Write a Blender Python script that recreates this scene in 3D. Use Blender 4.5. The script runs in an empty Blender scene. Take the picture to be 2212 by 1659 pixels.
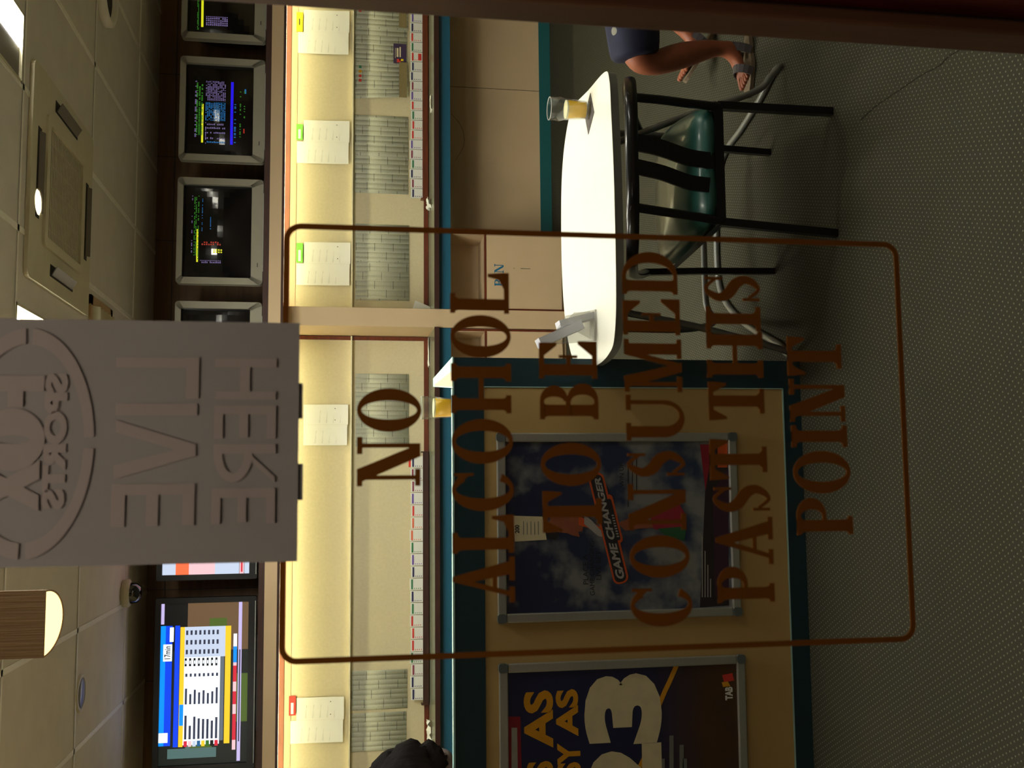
import bpy, math, random
from mathutils import Vector, Matrix
random.seed(7)
sc = bpy.context.scene
# ------------------------------------------------------------------ camera
F = 2227.0
CAM = Vector((0, 0, 1.6))
_y, _p, _r = math.radians(5.58), math.radians(9.49), math.radians(-0.39)
fw = Vector((math.sin(_y)*math.cos(_p), math.cos(_y)*math.cos(_p), -math.sin(_p)))
rt = Vector((math.cos(_y), -math.sin(_y), 0)); dn = fw.cross(rt)
rt, dn = math.cos(_r)*rt + math.sin(_r)*dn, -math.sin(_r)*rt + math.cos(_r)*dn
cd = bpy.data.cameras.new('camera'); cam = bpy.data.objects.new('camera', cd)
sc.collection.objects.link(cam); sc.camera = cam
# the phone was held on its side: image right = down, image up = right
cam.matrix_world = Matrix.Translation(CAM) @ Matrix((dn, rt, -fw)).transposed().to_4x4()
cd.sensor_width = 36.0; cd.lens = 36.0*F/2212; cd.clip_start = 0.05; cd.clip_end = 60
cd.dof.use_dof = True; cd.dof.focus_distance = 5.0; cd.dof.aperture_fstop = 22.0
# ------------------------------------------------------------------ world, exposure
w = bpy.data.worlds.new('world'); sc.world = w; w.use_nodes = True
w.node_tree.nodes['Background'].inputs[0].default_value = (0.02, 0.018, 0.015, 1)
w.node_tree.nodes['Background'].inputs[1].default_value = 0.2
sc.view_settings.view_transform = 'Standard'; sc.view_settings.look = 'None'
sc.view_settings.exposure = 0.0; sc.view_settings.gamma = 1.0
sc.view_settings.use_curve_mapping = False
sc.cycles.transparent_max_bounces = 32
L_TROFFER = 44.0      # ceiling troffers
L_STRIP = 30.0        # tube above the notice boards
L_LOBBY = 60.0        # downlight behind the photographer
L_LOBBY_FILL = 9.5        # unseen square fill light added above the photographer

def ray(x, y): return (1659-y-829.5)/F*rt + (x-1106)/F*dn + fw
def PY(x, y, Y): v = ray(x, y); return CAM + v*(Y/v.y)
def PZ(x, y, Z): v = ray(x, y); return CAM + v*((Z-1.6)/v.z)
# ------------------------------------------------------------------ materials
def lin(c):
    return tuple(((v/255)/12.92 if v/255 <= .04045 else ((v/255+.055)/1.055)**2.4) for v in c)
def mat(name, rgb, rough=.6, metal=0, spec=.5, emit=None, es=0, noise=0, nscale=20, stretch=None, coat=0, bump=0, trans=0, sheen=0):
    m = bpy.data.materials.new(name); m.use_nodes = True; nt = m.node_tree
    b = nt.nodes['Principled BSDF']; c = lin(rgb)
    b.inputs['Base Color'].default_value = (*c, 1); b.inputs['Roughness'].default_value = rough
    b.inputs['Metallic'].default_value = metal; b.inputs['Specular IOR Level'].default_value = spec
    b.inputs['Coat Weight'].default_value = coat; b.inputs['Coat Roughness'].default_value = .08
    if emit is not None:
        b.inputs['Emission Color'].default_value = (*lin(emit), 1); b.inputs['Emission Strength'].default_value = es
    tc = nt.nodes.new('ShaderNodeTexCoord'); n = nt.nodes.new('ShaderNodeTexNoise')
    mp = nt.nodes.new('ShaderNodeMapping'); nt.links.new(tc.outputs['Object'], mp.inputs[0]); nt.links.new(mp.outputs[0], n.inputs[0])
    if stretch: mp.inputs['Scale'].default_value = stretch
    n.inputs['Scale'].default_value = nscale; n.inputs['Detail'].default_value = 4
    k = noise if noise else .04
    r = nt.nodes.new('ShaderNodeValToRGB')
    r.color_ramp.elements[0].position = .3; r.color_ramp.elements[1].position = .7
    r.color_ramp.elements[0].color = (*[v*(1-k) for v in c], 1); r.color_ramp.elements[1].color = (*[min(1, v*(1+k)) for v in c], 1)
    nt.links.new(n.outputs[0], r.inputs[0]); nt.links.new(r.outputs[0], b.inputs['Base Color'])
    if bump:
        bp = nt.nodes.new('ShaderNodeBump'); bp.inputs['Strength'].default_value = bump; bp.inputs['Distance'].default_value = .01
        nt.links.new(n.outputs[0], bp.inputs['Height']); nt.links.new(bp.outputs[0], b.inputs['Normal'])
    return m
M = {}
M['cream'] = mat('cream_laminate', (208, 182, 144), .5, noise=.05, nscale=3)
M['cream_part'] = mat('cream_partition', (188, 158, 100), .55, noise=.05, nscale=3)
M['wallpaint'] = mat('cream_wall_paint', (190, 172, 128), .7, noise=.04, nscale=2)
M['board'] = mat('pinboard', (214, 204, 168), .75, noise=.04, nscale=60)
M['ledgem'] = mat('pale_ledge', (236, 230, 196), .5)
M['ceil'] = mat('ceiling_tile', (226, 220, 206), .85, noise=.05, nscale=6)
M['tbar'] = mat('ceiling_bar', (250, 246, 232), .5)
M['dark'] = mat('dark_gap', (14, 12, 10), .8)
M['teal'] = mat('teal_laminate', (28, 98, 100), .45, noise=.04, nscale=4)
M['teal_dark'] = mat('teal_partition', (15, 54, 64), .4, noise=.04, nscale=4)
M['tealblue'] = mat('blue_teal_laminate', (24, 92, 118), .45, noise=.04, nscale=4)
M['teal_edge'] = mat('pale_teal_edging', (165, 205, 200), .35)
M['wood'] = mat('red_brown_wood', (104, 44, 20), .4, noise=.25, nscale=8, stretch=(1, 6, 6), coat=.3)
M['wood_dark'] = mat('dark_wood', (58, 30, 22), .45, noise=.25, nscale=8, stretch=(1, 6, 6), coat=.2)
M['wood_orange'] = mat('orange_wood_trim', (140, 72, 26), .45, noise=.15, nscale=8, stretch=(.6, 6, 6))
M['panel'] = mat('brown_wood_panelling', (110, 78, 42), .5, noise=.3, nscale=5, stretch=(.4, 4, 5))
M['mahog'] = mat('mahogany_jamb', (66, 16, 11), .35, noise=.35, nscale=14, stretch=(6, 6, .5), coat=.4)
M['bead'] = mat('brown_glazing_bead', (74, 46, 28), .45, noise=.25, nscale=14, stretch=(6, 6, .5))
M['ctop'] = mat('grey_green_laminate', (116, 124, 106), .25, noise=.05, nscale=30)
M['white'] = mat('white_laminate', (238, 238, 226), .28, noise=.02)
M['greyedge'] = mat('grey_table_edge', (120, 120, 112), .4)
M['steel'] = mat('grey_metal_tube', (120, 122, 118), .4, metal=.5)
M['black'] = mat('black_gloss_metal', (5, 5, 6), .3, spec=.25, coat=.3)
M['vinyl'] = mat('green_vinyl', (22, 78, 70), .38, noise=.12, nscale=10, coat=.12)
M['tvsilver'] = mat('silver_grey_plastic', (150, 146, 128), .45)
M['tvblack'] = mat('black_plastic', (16, 16, 18), .35)
M['screen'] = mat('dark_screen_glass', (12, 12, 13), .08, spec=.5)
M['paper'] = mat('white_paper', (236, 238, 230), .8, noise=.02)
M['paper2'] = mat('grey_white_paper', (196, 196, 204), .7)
M['alu'] = mat('brushed_aluminium', (190, 192, 186), .32, metal=.7, nscale=40, stretch=(1, 1, 30), noise=.08)
M['alucorner'] = mat('grey_plastic_corner', (92, 100, 100), .4)
M['plastic'] = mat('off_white_plastic', (208, 200, 168), .5)
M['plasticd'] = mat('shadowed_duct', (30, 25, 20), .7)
M['louvre'] = mat('grey_louvre', (104, 96, 84), .5)
M['skin'] = mat('skin', (150, 84, 56), .5, noise=.12, nscale=30)
M['skin2'] = mat('pale_skin', (205, 160, 120), .5, noise=.08, nscale=30)
M['denim'] = mat('navy_cotton', (30, 36, 74), .8, noise=.25, nscale=14, bump=.2)
M['star'] = mat('pale_print', (120, 118, 104), .8)
M['shirt'] = mat('grey_shirt', (96, 84, 80), .85, noise=.1)
M['hair'] = mat('dark_hair', (15, 12, 13), .8, spec=.08, noise=.4, nscale=60, stretch=(1, 1, .2), bump=.6)
M['sandal'] = mat('grey_sandal_strap', (72, 66, 68), .6)
M['sole'] = mat('tan_sandal_sole', (120, 104, 82), .7)
M['coast'] = mat('grey_beer_mat', (88, 82, 78), .8, noise=.35, nscale=35)
M['shade'] = mat('woven_lamp_shade', (112, 90, 64), .8, emit=(255, 190, 120), es=.05, noise=.35, nscale=12, stretch=(14, 14, .3), bump=.5)
M['glow'] = mat('warm_lamp_diffuser', (255, 220, 150), .5, emit=(255, 226, 150), es=2.2)
M['diff'] = mat('troffer_diffuser', (255, 255, 250), .5, emit=(255, 253, 240), es=L_TROFFER)
M['tube'] = mat('fluorescent_tube', (255, 255, 240), .5, emit=(255, 247, 200), es=L_STRIP)
M['lobbyl'] = mat('downlight_lens', (255, 240, 210), .5, emit=(255, 236, 200), es=L_LOBBY)
M['lobby_fill'] = mat('lobby_fill_panel', (255, 240, 220), .5, emit=(255, 236, 214), es=L_LOBBY_FILL)
M['lobby'] = mat('lobby_paint', (120, 108, 96), .8)
M['glassgrey'] = mat('smoked_dome', (24, 24, 26), .08, coat=1)
M['lens'] = mat('grey_speaker_face', (110, 106, 104), .3)
M['vent'] = mat('tan_vent', (190, 158, 112), .6)
for nm, c in dict(red=(214, 58, 48), navy=(44, 44, 92), purple=(112, 86, 172), maroon=(142, 62, 84), green=(58, 128, 84), orange=(230, 112, 78),
                  yellow=(250, 214, 20), lime=(120, 208, 70), grey=(120, 124, 120), greyl=(176, 180, 172), ink=(28, 28, 34), adpurple=(58, 42, 78), photo=(132, 118, 78),
                  silver=(168, 164, 160), posterorange=(206, 84, 26), darkblue=(18, 24, 66), blue=(24, 60, 118), gold=(226, 160, 22), pcream=(226, 214, 176), plum=(56, 24, 50), redp=(150, 24, 48),
                  olive=(120, 96, 40), smoke=(36, 30, 34), greenp=(28, 92, 54), brownp=(120, 84, 50)).items():
    M[nm] = mat('print_'+nm, c, .7, noise=.06, nscale=25)
def em(name, rgb, s=1.0): M[name] = mat('screen_'+name, (4, 4, 4), .4, emit=rgb, es=s)
for nm, c, s in (('e_green', (60, 150, 40), .55), ('e_lav', (150, 130, 190), .5), ('e_blue', (40, 130, 200), .6), ('e_deep', (30, 10, 230), 1.0), ('e_yel', (225, 225, 30), 1.0),
                 ('e_red', (190, 50, 30), .6), ('e_white', (240, 248, 255), 1.5), ('e_ltblue', (0, 140, 255), 1.3), ('e_royal', (0, 66, 235), 1.2), ('e_gold', (255, 205, 40), 1.2),
                 ('e_pale', (205, 218, 240), 1.1), ('e_tick', (205, 190, 240), 1.1), ('e_dirt', (120, 92, 62), .9), ('e_grass', (86, 110, 40), .9), ('e_dark', (26, 32, 28), .9),
                 ('e_txt', (60, 66, 90), .8), ('e_bk', (10, 10, 14), .6), ('e_crimson', (220, 36, 60), 1.1), ('e_pink', (244, 200, 206), 1.15), ('e_orange', (255, 110, 64), 1.25), ('e_grey', (120, 130, 142), .8), ('e_teal', (96, 130, 126), .8)): em(nm, c, s)

def glassmat(name, tint=(1, 1, 1), gl=.0, rough=0.0, ior=1.5, haze=0):
    m = bpy.data.materials.new(name); m.use_nodes = True; nt = m.node_tree; nt.nodes.clear()
    o = nt.nodes.new('ShaderNodeOutputMaterial'); t = nt.nodes.new('ShaderNodeBsdfTransparent'); t.inputs[0].default_value = (*tint, 1)
    g = nt.nodes.new('ShaderNodeBsdfGlossy'); g.inputs['Roughness'].default_value = rough
    fr = nt.nodes.new('ShaderNodeLayerWeight'); fr.inputs[0].default_value = .5
    pw = nt.nodes.new('ShaderNodeMath'); pw.operation = 'POWER'; pw.inputs[1].default_value = 4.5; nt.links.new(fr.outputs['Facing'], pw.inputs[0])
    a = nt.nodes.new('ShaderNodeMath'); a.operation = 'MULTIPLY_ADD'; a.inputs[1].default_value = .8; a.inputs[2].default_value = .035+gl; nt.links.new(pw.outputs[0], a.inputs[0])
    mx = nt.nodes.new('ShaderNodeMixShader'); nt.links.new(a.outputs[0], mx.inputs[0]); nt.links.new(t.outputs[0], mx.inputs[1]); nt.links.new(g.outputs[0], mx.inputs[2])
    last = mx
    if haze:
        d = nt.nodes.new('ShaderNodeBsdfDiffuse'); d.inputs[0].default_value = (.8, .8, .78, 1)
        m2 = nt.nodes.new('ShaderNodeMixShader'); m2.inputs[0].default_value = haze
        nt.links.new(mx.outputs[0], m2.inputs[1]); nt.links.new(d.outputs[0], m2.inputs[2]); last = m2
    nt.links.new(last.outputs[0], o.inputs[0]); return m
M['pane'] = glassmat('window_glass')
M['beerglass'] = glassmat('drinking_glass', (.95, .97, .96), .02, .02, haze=.02)
M['acryl'] = glassmat('clear_acrylic', (.9, .9, .88), .03, .05, haze=.18)
def translu(name, rgb, tr, k):
    m = bpy.data.materials.new(name); m.use_nodes = True; nt = m.node_tree; nt.nodes.clear()
    o = nt.nodes.new('ShaderNodeOutputMaterial'); d = nt.nodes.new('ShaderNodeBsdfDiffuse'); t = nt.nodes.new('ShaderNodeBsdfTranslucent')
    n = nt.nodes.new('ShaderNodeTexNoise'); n.inputs['Scale'].default_value = 8; r = nt.nodes.new('ShaderNodeValToRGB')
    c = lin(rgb); r.color_ramp.elements[0].color = (*[v*.94 for v in c], 1); r.color_ramp.elements[1].color = (*[v*1.05 for v in c], 1)
    nt.links.new(n.outputs[0], r.inputs[0]); nt.links.new(r.outputs[0], d.inputs[0]); t.inputs[0].default_value = (*lin(tr), 1)
    mx = nt.nodes.new('ShaderNodeMixShader'); mx.inputs[0].default_value = k
    nt.links.new(d.outputs[0], mx.inputs[1]); nt.links.new(t.outputs[0], mx.inputs[2]); nt.links.new(mx.outputs[0], o.inputs[0]); return m
M['decal'] = translu('brown_gold_decal', (114, 68, 23), (96, 52, 12), .3)
M['sheetback'] = translu('poster_reverse', (168, 163, 160), (70, 70, 74), .4)
M['sheetprint'] = translu('poster_reverse_print', (180, 168, 163), (110, 84, 84), .4)
M['beer'] = mat('lager_beer', (222, 172, 4), .25, spec=.2, emit=(232, 182, 5), es=.2, noise=.08, nscale=18)  # slight emission added to brighten the beer, which is no light source
M['foam'] = mat('thin_foam', (226, 216, 170), .6)

def add_print(m, scale, thr, rgb):
    nt = m.node_tree; b = nt.nodes['Principled BSDF']; src = b.inputs['Base Color'].links[0].from_socket
    tc = nt.nodes.new('ShaderNodeTexCoord'); v = nt.nodes.new('ShaderNodeTexVoronoi'); v.inputs['Scale'].default_value = scale; v.feature = 'F1'
    nt.links.new(tc.outputs['Object'], v.inputs['Vector'])
    l = nt.nodes.new('ShaderNodeMath'); l.operation = 'LESS_THAN'; l.inputs[1].default_value = thr; nt.links.new(v.outputs['Distance'], l.inputs[0])
    x = nt.nodes.new('ShaderNodeMix'); x.data_type = 'RGBA'; nt.links.new(l.outputs[0], x.inputs[0]); nt.links.new(src, x.inputs[6]); x.inputs[7].default_value = (*lin(rgb), 1)
    nt.links.new(x.outputs[2], b.inputs['Base Color'])
M['denimp'] = mat('navy_printed_cotton', (18, 22, 50), .8, noise=.25, nscale=14, bump=.2); add_print(M['denimp'], 11, .17, (128, 126, 112))
def nodes(name, rough=.8):
    m = bpy.data.materials.new(name); m.use_nodes = True; nt = m.node_tree; b = nt.nodes['Principled BSDF']; b.inputs['Roughness'].default_value = rough
    tc = nt.nodes.new('ShaderNodeTexCoord'); sep = nt.nodes.new('ShaderNodeSeparateXYZ'); nt.links.new(tc.outputs['Object'], sep.inputs[0])
    def mth(op, a, bb=None, cc=None):
        n = nt.nodes.new('ShaderNodeMath'); n.operation = op
        for i, v in enumerate((a, bb, cc)):
            if v is None: continue
            if isinstance(v, (int, float)): n.inputs[i].default_value = v
            else: nt.links.new(v, n.inputs[i])
        return n.outputs[0]
    def mix(f, a, bb):
        n = nt.nodes.new('ShaderNodeMix'); n.data_type = 'RGBA'
        for i, v in ((0, f), (6, a), (7, bb)):
            if isinstance(v, tuple): n.inputs[i].default_value = (*lin(v), 1)
            elif isinstance(v, (int, float)): n.inputs[i].default_value = v
            else: nt.links.new(v, n.inputs[i])
        return n.outputs[2]
    def noise(scale, vec=None, detail=3):
        n = nt.nodes.new('ShaderNodeTexNoise'); n.inputs['Scale'].default_value = scale; n.inputs['Detail'].default_value = detail
        nt.links.new(vec if vec else tc.outputs['Object'], n.inputs[0]); return n.outputs[0]
    return m, nt, b, tc, sep, mth, mix, noise
def carpet():
    m, nt, b, tc, sep, mth, mix, noise = nodes('dotted_carpet', .95)
    sp = .0175
    x, y = sep.outputs[0], sep.outputs[1]
    u = mth('MULTIPLY', mth('ADD', x, mth('MULTIPLY', y, .55)), 1/sp); v = mth('MULTIPLY', mth('SUBTRACT', y, mth('MULTIPLY', x, .55)), 1/sp)
    du = mth('SUBTRACT', mth('FRACT', u), .5); dv = mth('SUBTRACT', mth('FRACT', v), .5)
    r2 = mth('ADD', mth('MULTIPLY', du, du), mth('MULTIPLY', dv, dv))
    dot = mth('LESS_THAN', r2, .024)
    fine = noise(260); big = noise(2.2); mid = noise(14)
    base = mix(big, (60, 60, 47), (70, 66, 53)); base = mix(mth('MULTIPLY', mid, .5), base, (52, 57, 48)); base = mix(mth('MULTIPLY', fine, .55), base, (41, 39, 30))
    nt.links.new(mix(mth('MULTIPLY', dot, .5), base, (140, 138, 118)), b.inputs['Base Color'])
    bp = nt.nodes.new('ShaderNodeBump'); bp.inputs['Strength'].default_value = .35; bp.inputs['Distance'].default_value = .004
    nt.links.new(mth('ADD', fine, mth('MULTIPLY', dot, .6)), bp.inputs['Height']); nt.links.new(bp.outputs[0], b.inputs['Normal'])
    b.inputs['Specular IOR Level'].default_value = .1
    return m
M['carpet'] = carpet()
def newsprint():
    m, nt, b, tc, sep, mth, mix, noise = nodes('newsprint', .9)
    x, z = sep.outputs[0], sep.outputs[2]
    row = mth('GREATER_THAN', mth('FRACT', mth('MULTIPLY', z, 110)), .45)
    col = mth('GREATER_THAN', mth('FRACT', mth('MULTIPLY', x, 15.2)), .1)
    cb = nt.nodes.new('ShaderNodeCombineXYZ'); nt.links.new(mth('MULTIPLY', x, 160), cb.inputs[0]); nt.links.new(mth('MULTIPLY', z, 150), cb.inputs[1])
    word = mth('GREATER_THAN', noise(1.6, cb.outputs[0], 1), .43)
    cb2 = nt.nodes.new('ShaderNodeCombineXYZ'); nt.links.new(mth('FLOOR', mth('MULTIPLY', x, 15.2)), cb2.inputs[0]); nt.links.new(mth('MULTIPLY', z, 9), cb2.inputs[1])
    head = mth('LESS_THAN', mth('ABSOLUTE', mth('SUBTRACT', mth('FRACT', mth('ADD', mth('MULTIPLY', z, 7.3), mth('MULTIPLY', mth('FLOOR', mth('MULTIPLY', x, 15.2)), .37))), .5)), .012)
    ink = mth('MULTIPLY', mth('MULTIPLY', mth('MULTIPLY', row, col), word), .30)
    c = mix(noise(5), (188, 192, 170), (204, 207, 186)); c = mix(ink, c, (90, 96, 88)); c = mix(mth('MULTIPLY', mth('MULTIPLY', head, col), .8), c, (40, 42, 44))
    nt.links.new(c, b.inputs['Base Color']); return m
M['news'] = newsprint()
def sky_print():
    m, nt, b, tc, sep, mth, mix, noise = nodes('cloudy_blue_print', .35)
    n = noise(7.5, None, 6); n2 = noise(3, None, 2)
    r = nt.nodes.new('ShaderNodeValToRGB'); r.color_ramp.elements[0].position = .46; r.color_ramp.elements[1].position = .62; nt.links.new(mth('ADD', n, mth('MULTIPLY', mth('SUBTRACT', .45, sep.outputs[2]), .22)), r.inputs[0])
    zz = mth('MULTIPLY', mth('SUBTRACT', sep.outputs[2], .12), 1.3)
    c = mix(zz, (46, 66, 98), (16, 22, 60)); c = mix(mth('MULTIPLY', r.outputs[0], .85), c, (158, 160, 152)); c = mix(mth('MULTIPLY', n2, .5), c, (40, 52, 84))
    nt.links.new(c, b.inputs['Base Color']); return m
M['sky'] = sky_print()
def navy_print():
    m, nt, b, tc, sep, mth, mix, noise = nodes('navy_and_brown_print', .35)
    n = noise(4, None, 4)
    g = mth('MULTIPLY', mth('SUBTRACT', .34, sep.outputs[2]), 5); 
    cl = nt.nodes.new('ShaderNodeClamp'); nt.links.new(g, cl.inputs[0])
    c = mix(n, (20, 22, 60), (26, 40, 92)); c2 = mix(n, (24, 18, 22), (104, 72, 40)); c = mix(cl.outputs[0], c, c2)
    nt.links.new(c, b.inputs['Base Color']); return m
M['navyp'] = navy_print()
# ------------------------------------------------------------------ mesh helpers
col = sc.collection
def catmull(pts, n=6, closed=False):
    P = [Vector(p) for p in pts]; out = []; N = len(P)
    rng = range(N) if closed else range(N-1)
    for i in rng:
        a, b, c, d = (P[(i-1) % N], P[i], P[(i+1) % N], P[(i+2) % N]) if closed else (P[max(i-1, 0)], P[i], P[i+1], P[min(i+2, N-1)])
        for k in range(n):
            t = k/n; out.append(.5*((2*b)+(c-a)*t+(2*a-5*b+4*c-d)*t*t+(3*b-a-3*c+d)*t**3))
    if not closed: out.append(P[-1])
    return out
class MB:
    def __init__(s): s.v = []; s.f = []; s.m = []; s.sm = []
    def face(s, pts, m=0, smooth=False):
        i = len(s.v); s.v += [tuple(p) for p in pts]; s.f.append(tuple(range(i, i+len(pts)))); s.m.append(m); s.sm.append(smooth)
    def box(s, x0, x1, y0, y1, z0, z1, m=0):
        x0, x1 = sorted((x0, x1)); y0, y1 = sorted((y0, y1)); z0, z1 = sorted((z0, z1))
        i = len(s.v); s.v += [(x, y, z) for z in (z0, z1) for y in (y0, y1) for x in (x0, x1)]
        for q in ((0, 2, 3, 1), (4, 5, 7, 6), (0, 1, 5, 4), (2, 6, 7, 3), (0, 4, 6, 2), (1, 3, 7, 5)): s.f.append(tuple(i+k for k in q)); s.m.append(m); s.sm.append(False)
        return s
    def obox(s, a, b, up, wd, th, m=0):   # box along a-b
        a, b = Vector(a), Vector(b); d = (b-a).normalized(); u = Vector(up); u = (u-d*u.dot(d)).normalized(); q = d.cross(u)
        i = len(s.v)
        for p in (a, b):
            for su in (-1, 1):
                for sq in (-1, 1): s.v.append(tuple(p+u*su*th/2+q*sq*wd/2))
        for f in ((0, 1, 3, 2), (4, 6, 7, 5), (0, 4, 5, 1), (2, 3, 7, 6), (0, 2, 6, 4), (1, 5, 7, 3)): s.f.append(tuple(i+k for k in f)); s.m.append(m); s.sm.append(False)
        return s
    def prism(s, pts, a0, a1, ax='y', m=0):   # 2D outline extruded along an axis
        def q(p, a): return (p[0], a, p[1]) if ax == 'y' else (p[0], p[1], a) if ax == 'z' else (a, p[0], p[1])
        n = len(pts); i = len(s.v); s.v += [q(p, a0) for p in pts]+[q(p, a1) for p in pts]
        s.f.append(tuple(range(i, i+n))); s.f.append(tuple(range(i+2*n-1, i+n-1, -1))); s.m += [m, m]; s.sm += [False]*2
        for k in range(n): s.f.append((i+k, i+(k+1) % n, i+n+(k+1) % n, i+n+k)); s.m.append(m); s.sm.append(False)
        return s
    def ringprism(s, A, B, a0, a1, ax='y', m=0):   # band between outlines A (outer) and B (inner)
        n = len(A)
        for k in range(n):
            s.prism([A[k], A[(k+1) % n], B[(k+1) % n], B[k]], a0, a1, ax, m)
        return s
    def tube(s, pts, r, n=10, m=0, closed=False, flat=1.0):
        P = [Vector(p) for p in pts]; N = len(P); R = r if isinstance(r, (list, tuple)) else [r]*N
        i0 = len(s.v); up = None
        for k in range(N):
            t = (P[(k+1) % N]-P[k-1]) if closed else (P[min(k+1, N-1)]-P[max(k-1, 0)]); t.normalize()
            if up is None: up = Vector((0, 0, 1)) if abs(t.z) < .8 else Vector((1, 0, 0))
            up = (up-t*up.dot(t)).normalized(); q = t.cross(up)
            for j in range(n):
                a = 2*math.pi*j/n; s.v.append(tuple(P[k]+(up*math.cos(a)+q*math.sin(a)*flat)*R[k]))
        for k in range(N if closed else N-1):
            for j in range(n):
                a, b = i0+k*n, i0+((k+1) % N)*n
                s.f.append((a+j, a+(j+1) % n, b+(j+1) % n, b+j)); s.m.append(m); s.sm.append(True)
        if not closed:
            s.f.append(tuple(i0+j for j in reversed(range(n)))); s.f.append(tuple(i0+(N-1)*n+j for j in range(n))); s.m += [m, m]; s.sm += [False, False]
        return s
    def lathe(s, prof, c, n=28, m=0, a0=0, a1=2*math.pi):
        i0 = len(s.v); full = abs(a1-a0-2*math.pi) < 1e-6; K = n if full else n+1
        for r, z in prof:
            for j in range(K):
                a = a0+(a1-a0)*j/n; s.v.append((c[0]+r*math.cos(a), c[1]+r*math.sin(a), c[2]+z))
        for k in range(len(prof)-1):
            for j in range(n):
                a, b = i0+k*K, i0+(k+1)*K; s.f.append((a+j, a+(j+1) % K, b+(j+1) % K, b+j)); s.m.append(m); s.sm.append(True)
        return s
    def build(s, name, mats, parent=None, bevel=0, solid=0):
        if not isinstance(mats, (list, tuple)): mats = [mats]
        off = Vector((0, 0, 0)); p = parent
        while p: off += p.location; p = p.parent
        if parent is None:
            xs = [v[0] for v in s.v]; ys = [v[1] for v in s.v]; zs = [v[2] for v in s.v]
            off = Vector(((min(xs)+max(xs))/2, (min(ys)+max(ys))/2, min(zs)))
        me = bpy.data.meshes.new(name); me.from_pydata([tuple(Vector(v)-off) for v in s.v], [], s.f)
        for mm in mats: me.materials.append(M[mm] if isinstance(mm, str) else mm)
        for i, pl in enumerate(me.polygons): pl.material_index = s.m[i]; pl.use_smooth = s.sm[i]
        me.validate(); me.update()
        o = bpy.data.objects.new(name, me); col.objects.link(o)
        if parent: o.parent = parent
        else: o.location = off
        if bevel:
            b = o.modifiers.new('bevel', 'BEVEL'); b.width = bevel; b.segments = 2; b.limit_method = 'ANGLE'
        return o
def thing(name, label, cat, loc=(0, 0, 0), group=None):
    o = bpy.data.objects.new(name, None); col.objects.link(o); o.location = loc; o.empty_display_size = .05
    return tag(o, label, cat, group)
def tag(o, label, cat, group=None):
    o['label'] = label; o['category'] = cat
    if group: o['group'] = group
    return o
def struct(o): o['kind'] = 'structure'; return o
def S(name, mats, *boxes, bevel=0):
    b = MB()
    for q in boxes: b.box(*q)
    return struct(b.build(name, mats, bevel=bevel))
def rr(x0, x1, z0, z1, r, n=6):
    out = []
    for cx, cz, a in ((x1-r, z1-r, 0), (x0+r, z1-r, 90), (x0+r, z0+r, 180), (x1-r, z0+r, 270)):
        for k in range(n+1):
            t = math.radians(a+90*k/n); out.append((cx+r*math.cos(t), cz+r*math.sin(t)))
    return out
def copy_tree(o, parent=None):
    c = o.copy(); col.objects.link(c); c.parent = parent
    for ch in list(o.children): copy_tree(ch, c)
    return c
_tx = {}
def text_geo(s, bold=0.0, shear=0.0):
    k = (s, bold, shear)
    if k not in _tx:
        cu = bpy.data.curves.new('t', 'FONT'); cu.body = s; cu.offset = bold; cu.shear = shear; cu.resolution_u = 4; cu.fill_mode = 'FRONT'
        o = bpy.data.objects.new('t', cu); col.objects.link(o)
        dg = bpy.context.evaluated_depsgraph_get(); me = bpy.data.meshes.new_from_object(o.evaluated_get(dg))
        vs = [tuple(v.co) for v in me.vertices]; fs = [tuple(p.vertices) for p in me.polygons]
        bpy.data.objects.remove(o); bpy.data.curves.remove(cu); bpy.data.meshes.remove(me)
        x0 = min(v[0] for v in vs); x1 = max(v[0] for v in vs); y0 = min(v[1] for v in vs); y1 = max(v[1] for v in vs)
        _tx[k] = ([((v[0]-x0)/(x1-x0), (v[1]-y0)/(y1-y0)) for v in vs], fs)
    return _tx[k]
def put_text(mb, s, x0, x1, z0, z1, y, m=0, bold=0.0, flip=False, shear=0.0, slope=0.0):
    vs, fs = text_geo(s, bold, shear); i = len(mb.v)
    for u, v in vs:
        if flip: u = 1-u
        X = x0+(x1-x0)*u; mb.v.append((X, y, z0+(z1-z0)*v+slope*(X-x0)))
    for f in fs: mb.f.append(tuple(i+k for k in f)); mb.m.append(m); mb.sm.append(False)
    return mb
# ------------------------------------------------------------------ room shell
YB, ZC, YG = 7.62, 2.915, 0.60
S('floor', 'carpet', (-3.2, 5.2, .66, YB, -.05, 0))
S('wall_back', 'wallpaint', (-3.2, 5.2, YB, YB+.1, -.05, ZC+.1))
S('wall_left', 'wallpaint', (-3.3, -3.2, .6, YB+.1, -.05, ZC+.1))
S('wall_right', 'wallpaint', (5.2, 5.3, .6, YB+.1, -.05, ZC+.1))
# ceiling with openings for the troffers
TR = [(1.67, 1.97, 3.25, 4.42), (.46, .76, 4.455, 5.625), (-.28, .02, 4.455, 5.625), (.47, .77, 2.85, 4.02), (2.9, 3.2, 1.0, 2.17), (3.3, 3.6, 3.25, 4.42), (-2.2, -1.9, 3.25, 4.42)]  # entries from the table light on are unseen, added to brighten the room
b = MB(); xs = sorted({-3.2, 5.2} | {t[0] for t in TR} | {t[1] for t in TR}); ys = sorted({.55, YB} | {t[2] for t in TR} | {t[3] for t in TR})
for i in range(len(xs)-1):
    for j in range(len(ys)-1):
        cx, cy = (xs[i]+xs[i+1])/2, (ys[j]+ys[j+1])/2
        if any(t[0] < cx < t[1] and t[2] < cy < t[3] for t in TR): continue
        b.box(xs[i], xs[i+1], ys[j], ys[j+1], ZC, ZC+.04)
struct(b.build('ceiling', 'ceil'))
b = MB()
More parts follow.
